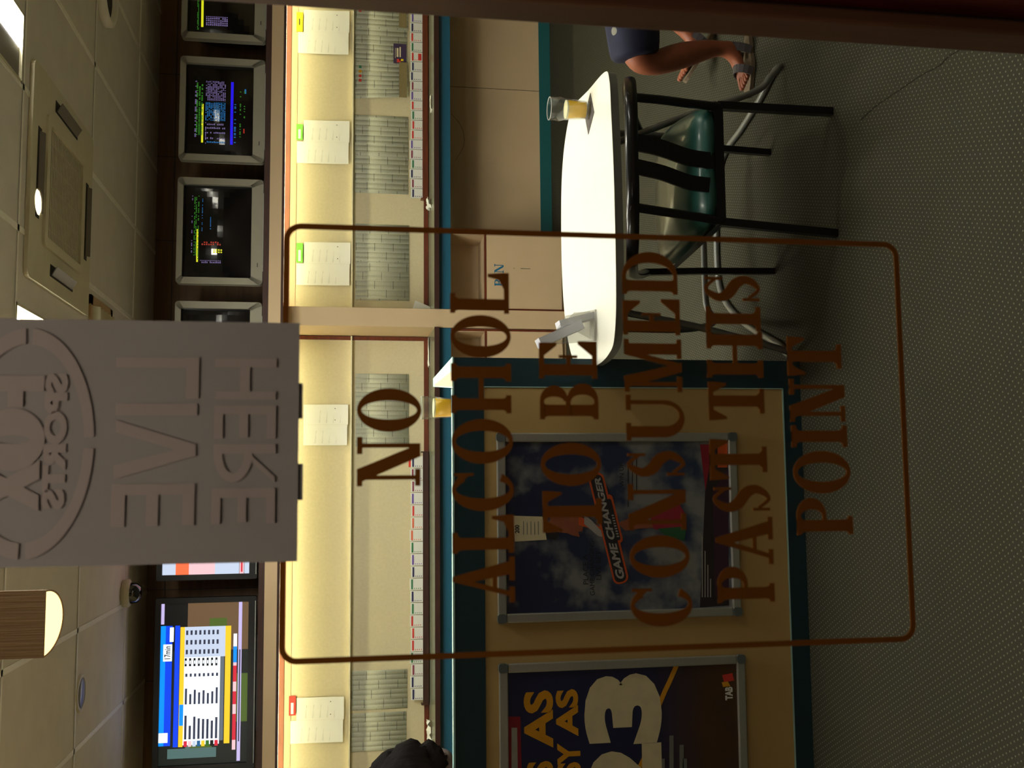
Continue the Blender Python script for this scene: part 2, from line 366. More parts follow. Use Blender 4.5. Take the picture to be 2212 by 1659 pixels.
for k in range(-9, 6):
    X = 2.27+.6*k
    if -3.2 < X < 5.2: b.box(X-.013, X+.013, 2.05, YB, ZC-.004, ZC)
for Y in (4.45, 5.66, 6.87): b.box(-3.2, 5.2, Y-.011, Y+.011, ZC-.004, ZC)
struct(b.build('trim_1', 'tbar'))['label'] = 'pale ceiling grid bars'
b = MB()
for Y in (4.435, 5.645): b.box(-3.2, 5.2, Y-.0009, Y+.0009, ZC-.0046, ZC-.0040)
struct(b.build('trim_2', 'dark'))
# wood panelling behind the screens, perimeter shelf with fascia
b = MB(); b.box(-3.2, 5.2, YB-.02, YB, 2.11, ZC-.001)
for k in range(14): b.box(-3.2+k*.62, -3.2+k*.62+.006, YB-.023, YB-.02, 2.11, ZC-.001, 1)
b.box(-3.2, 5.2, YB-.035, YB-.02, 2.79, 2.796, 1)
struct(b.build('trim_3', ['panel', 'wood_dark']))
b = MB(); b.box(-3.2, 5.2, 6.95, YB, 2.072, 2.11, 0); b.box(-3.2, 5.2, 6.95, 6.975, 1.992, 2.072, 1); b.box(-3.2, 5.2, 6.945, 6.98, 1.976, 1.992, 0)
struct(b.build('trim_4', ['wood_dark', 'cream']))
# column between the two notice-board bays
S('wall_column', 'cream', (1.09, 1.22, 7.12, YB, 0, 2.072), bevel=.002)
# notice boards with ledge and wood trims
for nm, x0, x1 in (('notice_board', 1.22, 5.2), ('notice_board', -3.2, 1.085)):
    lab = ('cream pinboard right of the column, with newspapers and white sheets pinned on it' if x0 > 0 else 'cream pinboard left of the column, mostly bare, over the long slip rack')
    t = thing(nm, lab, 'notice board', ((x0+x1)/2, 7.6, .95))
    b = MB(); b.box(x0, x1, 7.603, 7.62, .985, 1.972, 0)
    for z in (1.2, 1.75): pass
    b.build('board_panel', 'board', t)
    MB().box(x0, x1, 7.565, 7.603, 1.512, 1.522).build('ledge', 'ledgem', t)
    b = MB(); b.box(x0, x1, 7.59, 7.62, .952, .985)
    if x0 < 0: b.box(1.058, 1.085, 7.585, 7.62, .985, 1.972)
    b.build('frame', 'wood', t)
    MB().box(x0, x1, 7.585, 7.62, 1.972, 2.012).build('top_trim', 'wood_orange', t)
    b = MB(); b.box(x0, x1, 7.597, 7.603, 1.925, 1.972)
    b.build('packing_strip', 'cream', t)['label'] = 'thin pale strip along the top of the board'
for x0, x1, lab in ((1.30, 4.9, 'glowing tube lamp hidden behind the fascia over the right notice board'), (-3.0, 1.0, 'glowing tube lamp hidden behind the fascia over the left notice board')):
    t = thing('fluorescent_lamp', lab, 'lamp', ((x0+x1)/2, 7.42, 2.0))
    MB().tube([(x0, 7.42, 2.0115), (x1, 7.42, 2.0115)], .012, 10).build('tube', 'tube', t)
    MB().box(x0-.02, x1+.02, 7.38, 7.46, 2.026, 2.072).build('housing', 'plastic', t)
# back counter
t = thing('writing_counter', 'long wall counter with grey-green top and teal apron under the notice boards', 'counter', (1, 7.35, .83))
b = MB(); b.box(-3.2, 1.09, 7.12, 7.584, .92, .95); b.box(1.22, 5.2, 7.12, 7.584, .92, .95); b.build('countertop', 'ctop', t)
b = MB(); b.box(-3.2, 1.09, 7.095, 7.12, .917, .951); b.box(1.22, 5.2, 7.095, 7.12, .917, .951); b.build('edge_strip', 'wood_dark', t)
b = MB(); b.box(-3.2, 1.09, 7.14, 7.165, .832, .92); b.box(1.22, 5.2, 7.14, 7.165, .832, .92); b.build('apron', 'tealblue', t)
S('baseboard_back', 'teal', (1.80, 5.2, YB-.018, YB, 0, .087), (-3.2, .44, YB-.018, YB, 0, .087))
S('trim_5', 'cream', (1.80, 5.2, YB-.006, YB, .087, .832), (-3.2, .44, YB-.006, YB, .087, .832))
S('trim_6', 'dark', (3.03, 3.033, YB-.0075, YB-.006, .087, .832))
# ------------------------------------------------------------------ serif lettering
def ell(cx, cy, rx, ry, a0, a1, n): return [(cx+rx*math.cos(math.radians(a0+(a1-a0)*k/n)), cy+ry*math.sin(math.radians(a0+(a1-a0)*k/n))) for k in range(n+1)]
def band(o, i): return [[o[k], o[k+1], i[k+1], i[k]] for k in range(len(o)-1)]
def glyph(ch, w):
    St, t, s, o = .19, .07, .085, .055
    R = lambda a, b_, c, d: [(a, b_), (c, b_), (c, d), (a, d)]
    def stem(x, wd, top=True, bot=True, l=o, r=o):
        out = [R(x, 0, x+wd, 1)]
        if top: out += [R(x-l, 1-s, x+wd+r, 1), [(x-l*.4, 1-s), (x+wd+r*.4, 1-s), (x+wd, 1-s-.05), (x, 1-s-.05)]]
        if bot: out += [R(x-l, 0, x+wd+r, s), [(x, s+.05), (x+wd, s+.05), (x+wd+r*.4, s), (x-l*.4, s)]]
        return out
    if ch == 'I': return stem(w/2-St/2, St, l=w/2-St/2, r=w/2-St/2)
    if ch == 'H': return stem(o, St)+stem(w-o-St, St)+[R(o+St, .46, w-o-St, .54)]
    if ch == 'L': return stem(o, St, bot=False, r=.09)+[R(0, 0, w, s), [(w-.28, s), (w, s), (w-.02, .36), (w-.07, .36), (w-.12, .17)]]
    if ch == 'E': return stem(o, St, top=False, bot=False)+[R(0, 0, w, s), R(0, 1-s, w-.03, 1), R(o, .46, w-.24, .53), R(w-.29, .34, w-.24, .66), [(w-.25, s), (w, s), (w, .33), (w-.05, .33)], [(w-.25, 1-s), (w-.08, .7), (w-.03, .7), (w-.03, 1-s)]]
    if ch == 'T': return stem(w/2-St/2, St, top=False, l=.12, r=.12)+[R(0, 1-s, w, 1), [(0, 1-s), (.02, .68), (.06, .68), (.18, 1-s)], [(w, 1-s), (w-.02, .68), (w-.06, .68), (w-.18, 1-s)]]
    if ch == 'N': return [R(.10, 0, .10+t, 1), R(0, 0, .27, s), R(0, 1-s, .2, 1), R(w-.10-t, 0, w-.10, 1), R(w-.27, 1-s, w, 1), [(.04, 1), (.27, 1), (w-.10, 0), (w-.31, 0)]]
    if ch == 'M': return [R(.10, 0, .10+t, 1), R(0, 0, .26, s), R(0, 1-s, .2, 1), R(w-.07-St, 0, w-.07, 1), R(w-.33, 0, w, s), R(w-.2, 1-s, w, 1), [(.06, 1), (.27, 1), (w*.5+.05, 0), (w*.5-.11, 0)], [(w*.5-.06, 0), (w*.5+.03, 0), (w-.16, 1), (w-.26, 1)]]
    if ch == 'A': return [[(w/2-.02, 1), (w/2+.06, 1), (w-.05, 0), (w-.27, 0), (w/2-.06, .86)], [(w/2-.02, 1), (w/2+.03, .86), (.16, 0), (.08, 0)], R(.2, .29, w-.22, .36), R(0, 0, .25, s), R(w-.38, 0, w, s)]
    if ch == 'O': return band(ell(w/2, .5, w/2, .52, 0, 360, 40), ell(w/2, .5, w/2-St-.01, .45, 0, 360, 40))
    if ch == 'C': return band(ell(w/2, .5, w/2, .52, 42, 322, 34), ell(w/2+.02, .5, w/2-St, .455, 42, 322, 34))+[R(w-.11, .66, w-.06, .99), [(w-.11, .75), (w-.06, .66), (w-.06, .9), (w*.5, .985)]]
    if ch == 'U': return [R(o, .3, o+St, 1), R(0, 1-s, o*2+St, 1), R(w-.09-t, .3, w-.09, 1), R(w-.26, 1-s, w, 1)]+band(ell((w-.035)/2, .33, (w-.035)/2-o, .35, 180, 360, 20), ell((w+St-.1)/2-.01, .33, (w-St-.2)/2-.01, .26, 180, 360, 20))
    if ch == 'D': return stem(o, St, r=.02)+band(ell(w*.42, .5, w*.58, .5, -90, 90, 24), ell(w*.42, .5, w*.58-St, .43, -90, 90, 24))+[R(o, 0, w*.42, t), R(o, 1-t, w*.42, 1)]
    if ch == 'P': return stem(o, St, r=.06)+band(ell(w*.5, .735, w*.5, .265, -90, 90, 20), ell(w*.5, .735, w*.5-St, .195, -90, 90, 20))+[R(o, .47, w*.5, .54), R(o, 1-t, w*.5, 1)]
    if ch == 'B': return stem(o, St, r=.02)+band(ell(w*.5, .76, w*.44, .24, -90, 90, 18), ell(w*.5, .76, w*.44-St, .17, -90, 90, 18))+band(ell(w*.5, .27, w*.5, .27, -90, 90, 18), ell(w*.5, .27, w*.5-St, .2, -90, 90, 18))+[R(o, 0, w*.5, t), R(o, 1-t, w*.5, 1), R(o, .48, w*.5, .56)]
    if ch == 'S':
        P = catmull([(w-.10, .80, .05), (w-.2, .94, .06), (w*.48, .985, .06), (.17, .9, .11), (.11, .74, .15), (w*.34, .57, .2), (w*.66, .43, .2), (w-.11, .26, .15), (w-.17, .1, .11), (w*.5, .015, .06), (.2, .06, .06), (.10, .2, .05)], 5)
        L, Rr = [], []
        for k, p in enumerate(P):
            a = P[min(k+1, len(P)-1)]-P[max(k-1, 0)]; n = Vector((-a.y, a.x)).normalized(); h = p.z/2
            L.append((p.x+n.x*h, p.y+n.y*h)); Rr.append((p.x-n.x*h, p.y-n.y*h))
        return band(L, Rr)+[R(w-.12, .69, w-.07, 1.0), R(.05, 0, .1, .31)]
def put_glyph(mb, ch, x0, x1, z0, z1, y0, y1, m=0):
    h = z1-z0; asp = (x1-x0)/h
    for k, poly in enumerate(glyph(ch, asp)):
        mb.prism([(x0+p[0]*h, z0+p[1]*h) for p in poly], y0-5e-6*k, y1, 'y', m)
# ------------------------------------------------------------------ bin cabinets under the counter
for x0, x1, lab, side in ((1.223, 1.785, 'cream bin cupboard with BIN in blue letters, right of the column', 1), (.46, 1.085, 'cream bin cupboard just left of the column, behind the table', 0)):
    t = thing('bin_cabinet', lab, 'cabinet', ((x0+x1)/2, 7.38, 0))
    b = MB(); b.box(x0, x1, 7.5, 7.6, .0, .83); b.box(x0, x0+.016, 7.17, 7.5, 0, .83); b.box(x1-.016, x1, 7.17, 7.5, 0, .83); b.box(x0, x1, 7.17, 7.5, .57, .586); b.box(x0, x1, 7.17, 7.5, 0, .03)
    b.build('carcass', 'cream', t)
    b = MB(); b.box(x0+.012, x1-.012, 7.145, 7.168, .03, .578); b.build('door', 'cream', t, bevel=.0015)
    b = MB(); b.box(x0, x0+.012, 7.14, 7.17, .0, .83); b.box(x1-.012, x1, 7.14, 7.17, 0, .83); b.box(x0, x1, 7.142, 7.17, .578, .59); b.build('wood_edging', 'wood', t)
    if side:
        b = MB(); put_glyph(b, 'B', 1.398, 1.448, .453, .520, 7.1435, 7.145); put_glyph(b, 'I', 1.458, 1.484, .453, .520, 7.1435, 7.145); put_glyph(b, 'N', 1.492, 1.556, .453, .520, 7.1435, 7.145)
        b.build('lettering', mat('blue_lettering', (20, 104, 140), .5), t)
        MB().box(1.525, 1.531, 7.142, 7.145, .375, .38).build('keyhole', 'louvre', t); MB().box(1.525, 1.529, 7.142, 7.145, .26, .33).build('latch_slot', 'louvre', t)
# ------------------------------------------------------------------ screens on the shelf
def crt_proto():
    t = thing('crt_television', '', 'television', (0, 0, 0), 'boxy televisions on the high shelf')
    W, H = .72, .565
    b = MB(); sx, z0, z1 = .317, .082, .53
    A = rr(-W/2, W/2, .008, H, .022, 5); B = rr(-sx, sx, z0, z1, .012, 5)
    b.ringprism(A, B, 0, .055); b.build('bezel', 'tvsilver', t, bevel=.0015)
    b = MB(); b.box(-.27, .27, .0, .045, 0, .008); b.build('stand', 'greyl', t)
    b = MB(); A = rr(-W/2+.01, W/2-.01, .02, H-.01, .03, 4); B = rr(-.22, .22, .10, .42, .05, 4)
    i = len(b.v); b.v += [(p[0], .055, p[1]) for p in A]+[(p[0], .46, p[1]) for p in B]; n = len(A)
    for k in range(n): b.f.append((i+k, i+(k+1) % n, i+n+(k+1) % n, i+n+k)); b.m.append(0); b.sm.append(True)
    b.f.append(tuple(i+n+k for k in range(n))); b.m.append(0); b.sm.append(False)
    b.f.append(tuple(i+k for k in reversed(range(n)))); b.m.append(0); b.sm.append(False)
    b.build('back_shell', 'tvblack', t)
    b = MB(); nx, nz = 16, 12                       # bulged picture tube
    def pt(u, v): x = -sx+2*sx*u; z = z0+(z1-z0)*v; return (x, .036-.022*(1-(2*u-1)**2)*(1-(2*v-1)**2)-.0, z)
    for i in range(nx):
        for j in range(nz): b.face([pt(i/nx, j/nz), pt((i+1)/nx, j/nz), pt((i+1)/nx, (j+1)/nz), pt(i/nx, (j+1)/nz)], 0, True)
    scr = b.build('screen', 'screen', t)
    b = MB(); b.box(-.24, -.212, -.002, .002, .038, .043); b.build('power_button', 'tvblack', t)
    return t, scr
crt, scr0 = crt_proto()
def crt_content(scr, kind):
    sx, z0, z1 = .317, .082, .53
    def py(x, z):
        u = (x+sx)/(2*sx); v = (z-z0)/(z1-z0); return .036-.022*(1-(2*u-1)**2)*(1-(2*v-1)**2)-.0016
    mats = ['e_green', 'e_lav', 'e_blue', 'e_deep', 'e_yel', 'e_red', 'e_white', 'star']
    b = MB(); rnd = random.Random(kind+3)
    # u from left 0..1, v from top 0..1
    def q(u0, u1, v0, v1, m):
        x0, x1, a0, a1 = -sx+2*sx*u0, -sx+2*sx*u1, z1-(z1-z0)*v1, z1-(z1-z0)*v0
        n = max(1, int((u1-u0)*10))
        for k in range(n):
            xa, xb = x0+(x1-x0)*k/n, x0+(x1-x0)*(k+1)/n
            b.face([(xa, py(xa, a0), a0), (xb, py(xb, a0), a0), (xb, py(xb, a1), a1), (xa, py(xa, a1), a1)], m)
    def marks(u0, u1, v0, v1, m, rows, dens=.7, cell=.012):
        rh = (v1-v0)/rows
        for r in range(rows):
            u = u0
            while u < u1:
                L = rnd.uniform(.6, 1)*cell
                if rnd.random() < dens: q(u, min(u+L, u1), v0+rh*(r+.15), v0+rh*(r+.78), m)
                u += cell*1.15
    if kind == 1:
        marks(.2, .82, .13, .17, 1, 1, .5); marks(.22, .8, .15, .26, 0, 3, .85); q(.14, .56, .235, .265, 4); q(.24, .36, .235, .265, 1)
        marks(.38, .58, .29, .59, 2, 12, .85, .010); marks(.60, .82, .29, .59, 1, 12, .8, .011); marks(.13, .36, .29, .31, 1, 1)
        for u in (.14, .18, .24, .29, .33): marks(u, u+.02, .29, .59, 2 if u < .15 else 1, 12, .85, .02)
        q(.13, .82, .66, .70, 3); marks(.15, .66, .71, .75, 2, 1, .4); marks(.2, .72, .79, .82, 0, 1, .6); marks(.4, .75, .85, .88, 0, 1, .25); q(.7, .75, .86, .885, 2); q(.26, .31, .85, .87, 5)
    elif kind == 2:
        marks(.2, .9, .12, .14, 1, 1, .3); marks(.24, .87, .155, .2, 0, 2, .8); marks(.2, .9, .21, .235, 0, 1, .6); q(.17, .52, .20, .225, 4)
        marks(.5, .86, .27, .285, 2, 1, .45); marks(.52, .68, .39, .41, 2, 1, .5); marks(.35, .39, .27, .56, 5, 9, .9, .02); marks(.27, .31, .44, .58, 4, 4, .8, .02); marks(.16, .19, .25, .56, 1, 13, .9, .02)
    elif kind == 0:
        q(.08, .5, .20, .235, 4); marks(.05, .9, .14, .17, 0, 2, .8); marks(.1, .2, .27, .60, 1, 11, .9, .02)
    else:
        marks(.2, .8, .14, .2, 0, 2, .7); q(.1, .5, .23, .26, 4); marks(.15, .7, .3, .55, 2, 8, .6)
    b.build('screen_text', mats, scr)
for k, (X, kind, lab) in enumerate(((2.54, 1, 'silver boxy television showing dense green, lilac and blue lists'),
        (1.70, 2, 'silver boxy television with a sparse green, yellow and red list'),
        (.86, 3, 'silver boxy television half hidden behind the grey poster, nearest the flat screens'),
        (3.39, 0, 'silver boxy television cut off by the edge of the photo, farthest right on the shelf'))):
    o = crt if k == 0 else copy_tree(crt)
    o.location = (X, 7.0, 2.11); o['label'] = lab
    sc_ = [c for c in o.children if c.name.startswith('screen')][0]
    o['_k'] = kind
    if k == 0: first = (sc_, kind)
    else: crt_content.__call__
# contents are added after copying so every set shows its own picture
for o in [x for x in bpy.data.objects if x.name.startswith('crt_television')]:
    s_ = [c for c in o.children if c.name.split('.')[0] == 'screen'][0]; loc = o.location.copy(); o.location = (0, 0, 0)
    crt_content(s_, o['_k']); o.location = loc; del o['_k']
def flat_tv(x0, x1, label, kind):
    z0, z1 = 2.112, 2.755
    t = thing('flat_television', label, 'television', ((x0+x1)/2, 7.05, 2.11))
    b = MB(); b.ringprism(rr(x0, x1, z0+.012, z1, .012), rr(x0+.035, x1-.035, z0+.062, z1-.035, .003), 7.0, 7.05); b.build('bezel', 'tvblack', t)
    MB().box(x0+.02, x1-.02, 7.03, 7.11, z0+.03, z1-.02).build('back_shell', 'tvblack', t)
    b = MB(); b.box((x0+x1)/2-.3, (x0+x1)/2+.3, 6.98, 7.2, z0-.002, z0+.006); b.box((x0+x1)/2-.06, (x0+x1)/2+.06, 7.06, 7.12, z0, z0+.06); b.build('stand', 'tvblack', t)
    MB().box(x0+.03, x1-.03, 6.996, 7.0, z0+.016, z0+.021).build('trim_line', 'greyl', t)
    s = MB().box(x0+.034, x1-.034, 7.02, 7.03, z0+.06, z1-.034).build('screen', 'e_dark' if kind else 'e_pink', t)
    mats = ['e_white', 'e_ltblue', 'e_royal', 'e_gold', 'e_pale', 'e_tick', 'e_dirt', 'e_grass', 'e_txt', 'e_bk', 'e_crimson', 'e_pink', 'e_orange', 'e_grey', 'e_teal', 'e_blue', 'e_green']
    b = MB(); lay = [7.0199]
    def q(xa, xb, ya, yb, m, dx=0):      # photo pixels of this screen: xa..xb down, ya..yb right to left
        lay[0] -= .00008
        f = [PY(xb, yb, 7.02), PY(xb, ya, 7.02), PY(xa+dx, ya, 7.02), PY(xa+dx, yb, 7.02)]
        b.face([(p.x, lay[0], p.z) for p in f], m)
    if kind:
        def R(u0, u1, v0, v1, m):
            lay[0] -= .00008; X0, X1, Z0, Z1 = x0+.035, x1-.035, z0+.062, z1-.035
            b.face([(X0+(X1-X0)*u0, lay[0], Z1-(Z1-Z0)*v1), (X0+(X1-X0)*u1, lay[0], Z1-(Z1-Z0)*v1), (X0+(X1-X0)*u1, lay[0], Z1-(Z1-Z0)*v0), (X0+(X1-X0)*u0, lay[0], Z1-(Z1-Z0)*v0)], m)
        R(.70, 1, .30, 1, 6); R(.70, 1, 0, .30, 9); R(.78, .9, .55, .75, 7); R(.25, .55, .84, 1, 7); R(.04, .1, .1, .65, 14); R(.06, .12, .3, .42, 14); R(.1, .16, .35, .6, 7)
        R(.12, .86, .0, .055, 1); R(.12, .86, .055, .13, 2); R(.14, .2, .0, .10, 0); R(.64, .745, .03, .13, 0); R(.76, .85, .10, .145, 0); R(.87, 1, .0, .035, 5)
        R(.11, .86, .16, .215, 2); R(.11, .85, .22, .27, 3); R(.24, .37, .225, .27, 1)
        R(.12, .85, .27, .68, 0); R(.66, .85, .27, .74, 4); R(.14, .66, .68, .725, 13); R(.12, .85, .735, .80, 3)
        rnd = random.Random(2)
        for i in range(8):
            v = .285+i*.05
            R(.605, .655, v-.01, v+.014, 9); R(.62, .64, v-.004, v+.01, 0)
            R(.155, .155+rnd.uniform(.08, .15), v, v+.026, 8); R(.37, .37+rnd.uniform(.06, .1), v, v+.024, 8); R(.54, .56, v, v+.024, 8)
            R(.11, .145, v-.004, v+.034, (10, 11, 4, 15, 3, 16, 9, 10)[i])
            for u in (.68, .74, .80): R(u, u+.028, v, v+.024, 8)
        put_text(b, '17min', x0+.035+(x1-x0-.07)*.655, x0+.035+(x1-x0-.07)*.735, z1-.035-(z1-z0-.097)*.115, z1-.035-(z1-z0-.097)*.045, lay[0]-.0002, 9, .02)
        R(.08, .62, .83, .87, 11); R(.14, .3, .83, .87, 10); R(.36, .44, .83, .87, 10); R(.5, .6, .83, .87, 10); R(.62, .80, .83, .87, 1); R(.72, .8, .83, .87, 0)
        R(.01, 1, .885, .925, 5); R(.13, .7, .898, .912, 8)
    else:
        X0, X1, Z0, Z1 = x0+.035, x1-.035, z0+.062, z1-.035
        def R(u0, u1, v0, v1, m):
            lay[0] -= .00008
            b.face([(X0+(X1-X0)*u0, lay[0], Z1-(Z1-Z0)*v1), (X0+(X1-X0)*u1, lay[0], Z1-(Z1-Z0)*v1), (X0+(X1-X0)*u1, lay[0], Z1-(Z1-Z0)*v0), (X0+(X1-X0)*u0, lay[0], Z1-(Z1-Z0)*v0)], m)
        R(0, 1, 0, .16, 4); R(0, 1, .60, 1, 4); R(0, 1, .15, .30, 12); R(0, 1, .885, .935, 11); R(0, 1, .88, .885, 8); R(0, 1, .935, .94, 8); R(.01, .9, .9, .92, 10)
    b.build('picture', mats, s)
flat_tv(-1.80, -.715, 'large black flat television showing a blue and yellow odds table', 1)
flat_tv(-.604, .47, 'black flat television mostly behind the grey poster, orange and white picture at its edge', 0)
# ------------------------------------------------------------------ paper on the boards
def sheet_mesh(w_, h_, d=.006, slant=0):
    return rr
SH = [  # photo corners: top edge x, bottom edge x, right y, left y, label tag colour
    (640, 755, 26, 113, 'yellow', 'white results sheet with a yellow tag at its top, farthest right on the upper board', (26, 68)),
    (640, 755, 263, 351, 'lime', 'white results sheet with a small green tag, second from the right on the upper board', (268, 302)),
    (640, 757, 525, 615, 'lime', 'white results sheet with a green tag, right of the column, inside the brown frame line', (525, 567)),
    (655, 752, 874, 962, None, 'white results sheet without a tag, just under the grey poster', None),
    (620, 743, 1504, 1608, 'red', 'white results sheet with a red tag, farthest left on the upper board', (1504, 1546))]
for xt, xb, yr, yl, tagc, lab, ty in SH:
    a = PY(xt, yl, 7.59); c = PY(xb, yr, 7.59); x0, x1, z0, z1 = a.x, c.x, c.z, min(a.z, 1.935)
    t = thing('results_sheet', lab, 'paper', ((x0+x1)/2, 7.6, z0), 'white results sheets on the upper boards')
    yy = lambda z: 7.6-.002-.022*(1-(z-z0)/(z1-z0))**2
    def slab(bb, xa, xb_, za, zb, m, off=0):
        n = 6
        for k in range(n):
            q0, q1 = za+(zb-za)*k/n, za+(zb-za)*(k+1)/n
            bb.face([(xa, yy(q0)-off, q0), (xb_, yy(q0)-off, q0), (xb_, yy(q1)-off, q1), (xa, yy(q1)-off, q1)], m)
            bb.face([(xa, yy(q1)+.001, q1), (xb_, yy(q1)+.001, q1), (xb_, yy(q0)+.001, q0), (xa, yy(q0)+.001, q0)], m)
    b = MB(); zt = z1 if not tagc else z1
    xm = (x0+x1)/2
    slab(b, x0, xm, z0+.006, z1, 0); slab(b, xm+.001, x1, z0, z1-(.05 if tagc else 0), 0)
    for h_, xx0, zz1 in ((0, x0, z1-.06), (1, xm, z1-.09)):
        rows = 5
        for r_ in range(rows):
            z = zz1-.05*r_-.02
            if z < z0+.05: break
            for s_ in range(3): b.box(xx0+.012+.002*s_, xx0+.035+.03*s_, yy(z)-.0008, yy(z)-.0004, z-.004*s_-.001, z-.004*s_, 1)
            b.box(xx0+.09, xx0+.096+.01, yy(z)-.0008, yy(z)-.0004, z-.012, z-.01, 1)
    for px_ in (.62, .9): b.box(x0+(x1-x0)*px_-.003, x0+(x1-x0)*px_+.003, yy(z0+.1)-.003, yy(z0+.1)-.002, z0+.09, z0+.096, 2)
    b.build('sheet', ['paper', 'greyl', 'ink'], t)
    if tagc:
        p0, p1 = PY(xt, ty[1], 7.59).x, PY(xt, ty[0], 7.59).x
        b = MB(); b.box(p0, p1, 7.588, 7.592, z1-.045, z1+.002, 0)
        if tagc == 'yellow': b.box((p0+p1)/2-.025, (p0+p1)/2+.025, 7.5872, 7.588, z1-.024, z1-.016, 1)
        else: b.box(p0+.01, (p0+p1)/2+.02, 7.5872, 7.588, z1-.03, z1-.012, 2)
        b.build('tag', [tagc, 'ink', 'paper'], t)
NP = [(766, 882, -12, 59, 'c', 'newspaper page with coloured squares and a brown photo, farthest right on the lower board'),
      (766, 880, 60, 135, 'ad', 'newspaper page with a dark purple advert at its lower left'),
      (766, 882, 137, 213, 'c', 'newspaper page with coloured squares and a photo corner, left of the purple advert page'),
      (766, 882, 253, 335, '', 'plain newspaper page, right half of the pair hanging right of the brown frame line'),
      (766, 882, 336, 416, '', 'plain newspaper page, left half of the pair hanging right of the brown frame line'),
      (768, 884, 487, 565, '', 'newspaper page with even columns directly under the top end of the brown frame line'),
      (768, 884, 567, 648, '', 'newspaper page with even columns, nearest the column on its right side'),
      (768, 883, 808, 886, '', 'newspaper page behind the letter O of NO, right half of a spread'),
      (768, 883, 887, 965, '', 'newspaper page between the letters N and O, left half of a spread'),
      (759, 880, 1445, 1535, '', 'newspaper page at the lower left brown frame corner, right half of a spread'),
      (757, 878, 1536, 1625, '', 'newspaper page farthest left, above the dark haired head')]
for xt, xb, yr, yl, kd, lab in NP:
    a = PY(xt, yl, 7.6); c = PY(xb, yr, 7.6); x0, x1, z0, z1 = a.x, c.x, c.z, min(a.z, 1.506)
    t = thing('newspaper_page', lab, 'newspaper', ((x0+x1)/2, 7.602, z0), 'newspaper pages on the lower boards')
    b = MB(); n = 8; cu = .02 if 'photo corner' in lab else .0015
    for i in range(n):
        u0, u1 = i/n, (i+1)/n
        f = lambda u, v: (x0+(x1-x0)*u+(.03*(1-v)*(1-u)**2 if cu > .01 else 0), 7.6-cu*(1-v)*(1-u)-.0002*math.sin(9*u), z0+(z1-z0)*v)
        b.face([f(u0, 0), f(u1, 0), f(u1, 1), f(u0, 1)], 0, True)
    o = b.build('page', 'news', t); sm = o.modifiers.new('s', 'SOLIDIFY'); sm.thickness = .001; sm.offset = 1
    b = MB(); yo = 7.594 if cu < .01 else 7.574
    if kd == 'ad':
        b.box(x0+.01, x0+.165, yo-.001, yo+.001, z0+.008, z0+.105, 0); b.box(x0+.03, x0+.045, yo-.002, yo-.001, z0+.03, z0+.06, 1); b.box(x0+.018, x0+.045, yo-.002, yo-.001, z0+.05, z0+.08, 2)
        put_text(b, 'CARS', x0+.06, x0+.14, z0+.06, z0+.08, yo-.0015, 3, .03) if False else b.box(x0+.06, x0+.14, yo-.002, yo-.001, z0+.05, z0+.06, 3)
        b.box(x0+.06, x0+.13, yo-.002, yo-.001, z0+.068, z0+.082, 3); b.box(x0+.05, x0+.13, yo-.002, yo-.001, z0+.09, z0+.093, 3)
        b.build('advert', ['adpurple', 'yellow', 'red', 'pcream'], t)
    if kd == 'c':
        MB().box(x0+.02, x1-.005, yo, yo+.002, z0+.012, z0+.07, 0).build('photograph', 'photo', t)
        for k, c_ in enumerate(('green', 'gold', 'red', 'red')): MB().box(x1-.06-.035*k, x1-.04-.035*k, 7.5945, 7.597, z1-.05, z1-.03).build('colour_square', c_, t)
# slip pads standing in racks
for x0, x1, mm, lab in ((2.13, 3.85, 'wood', 'red-brown wooden slip rack along the right notice board'), (-1.56, .23, 'wood_dark', 'dark wooden slip rack along the left notice board')):
    t = thing('slip_rack', lab, 'rack', ((x0+x1)/2, 7.56, .95))
    b = MB(); b.box(x0, x1, 7.535, 7.545, .95, .998); b.box(x0, x1, 7.535, 7.59, .95, .956); b.build('front_lip', mm, t)
    MB().box(x0-.008, x0, 7.535, 7.59, .951, 1.01).build('end_panel', mm, t); MB().box(x1, x1+.008, 7.535, 7.59, .951, 1.01).build('end_panel', mm, t)
ords = ['first', 'second', 'third', 'fourth', 'fifth', 'sixth', 'seventh', 'eighth', 'ninth', 'tenth', 'eleventh', 'twelfth', 'thirteenth', 'fourteenth', 'fifteenth', 'sixteenth', 'seventeenth', 'eighteenth', 'nineteenth', 'twentieth']
RC = ['red', 'purple', 'navy', 'red', 'green', 'red', 'navy', 'navy', 'maroon', 'purple', 'red', 'green', 'red', 'red', 'purple', 'maroon', 'green', 'navy', 'maroon', 'navy']
LC = ['navy', 'maroon', 'maroon', 'purple', 'red', 'orange', 'orange', 'green', 'purple', 'navy', 'green', 'navy', 'green', 'red', 'red', 'red', 'green', 'maroon', 'navy', 'navy']
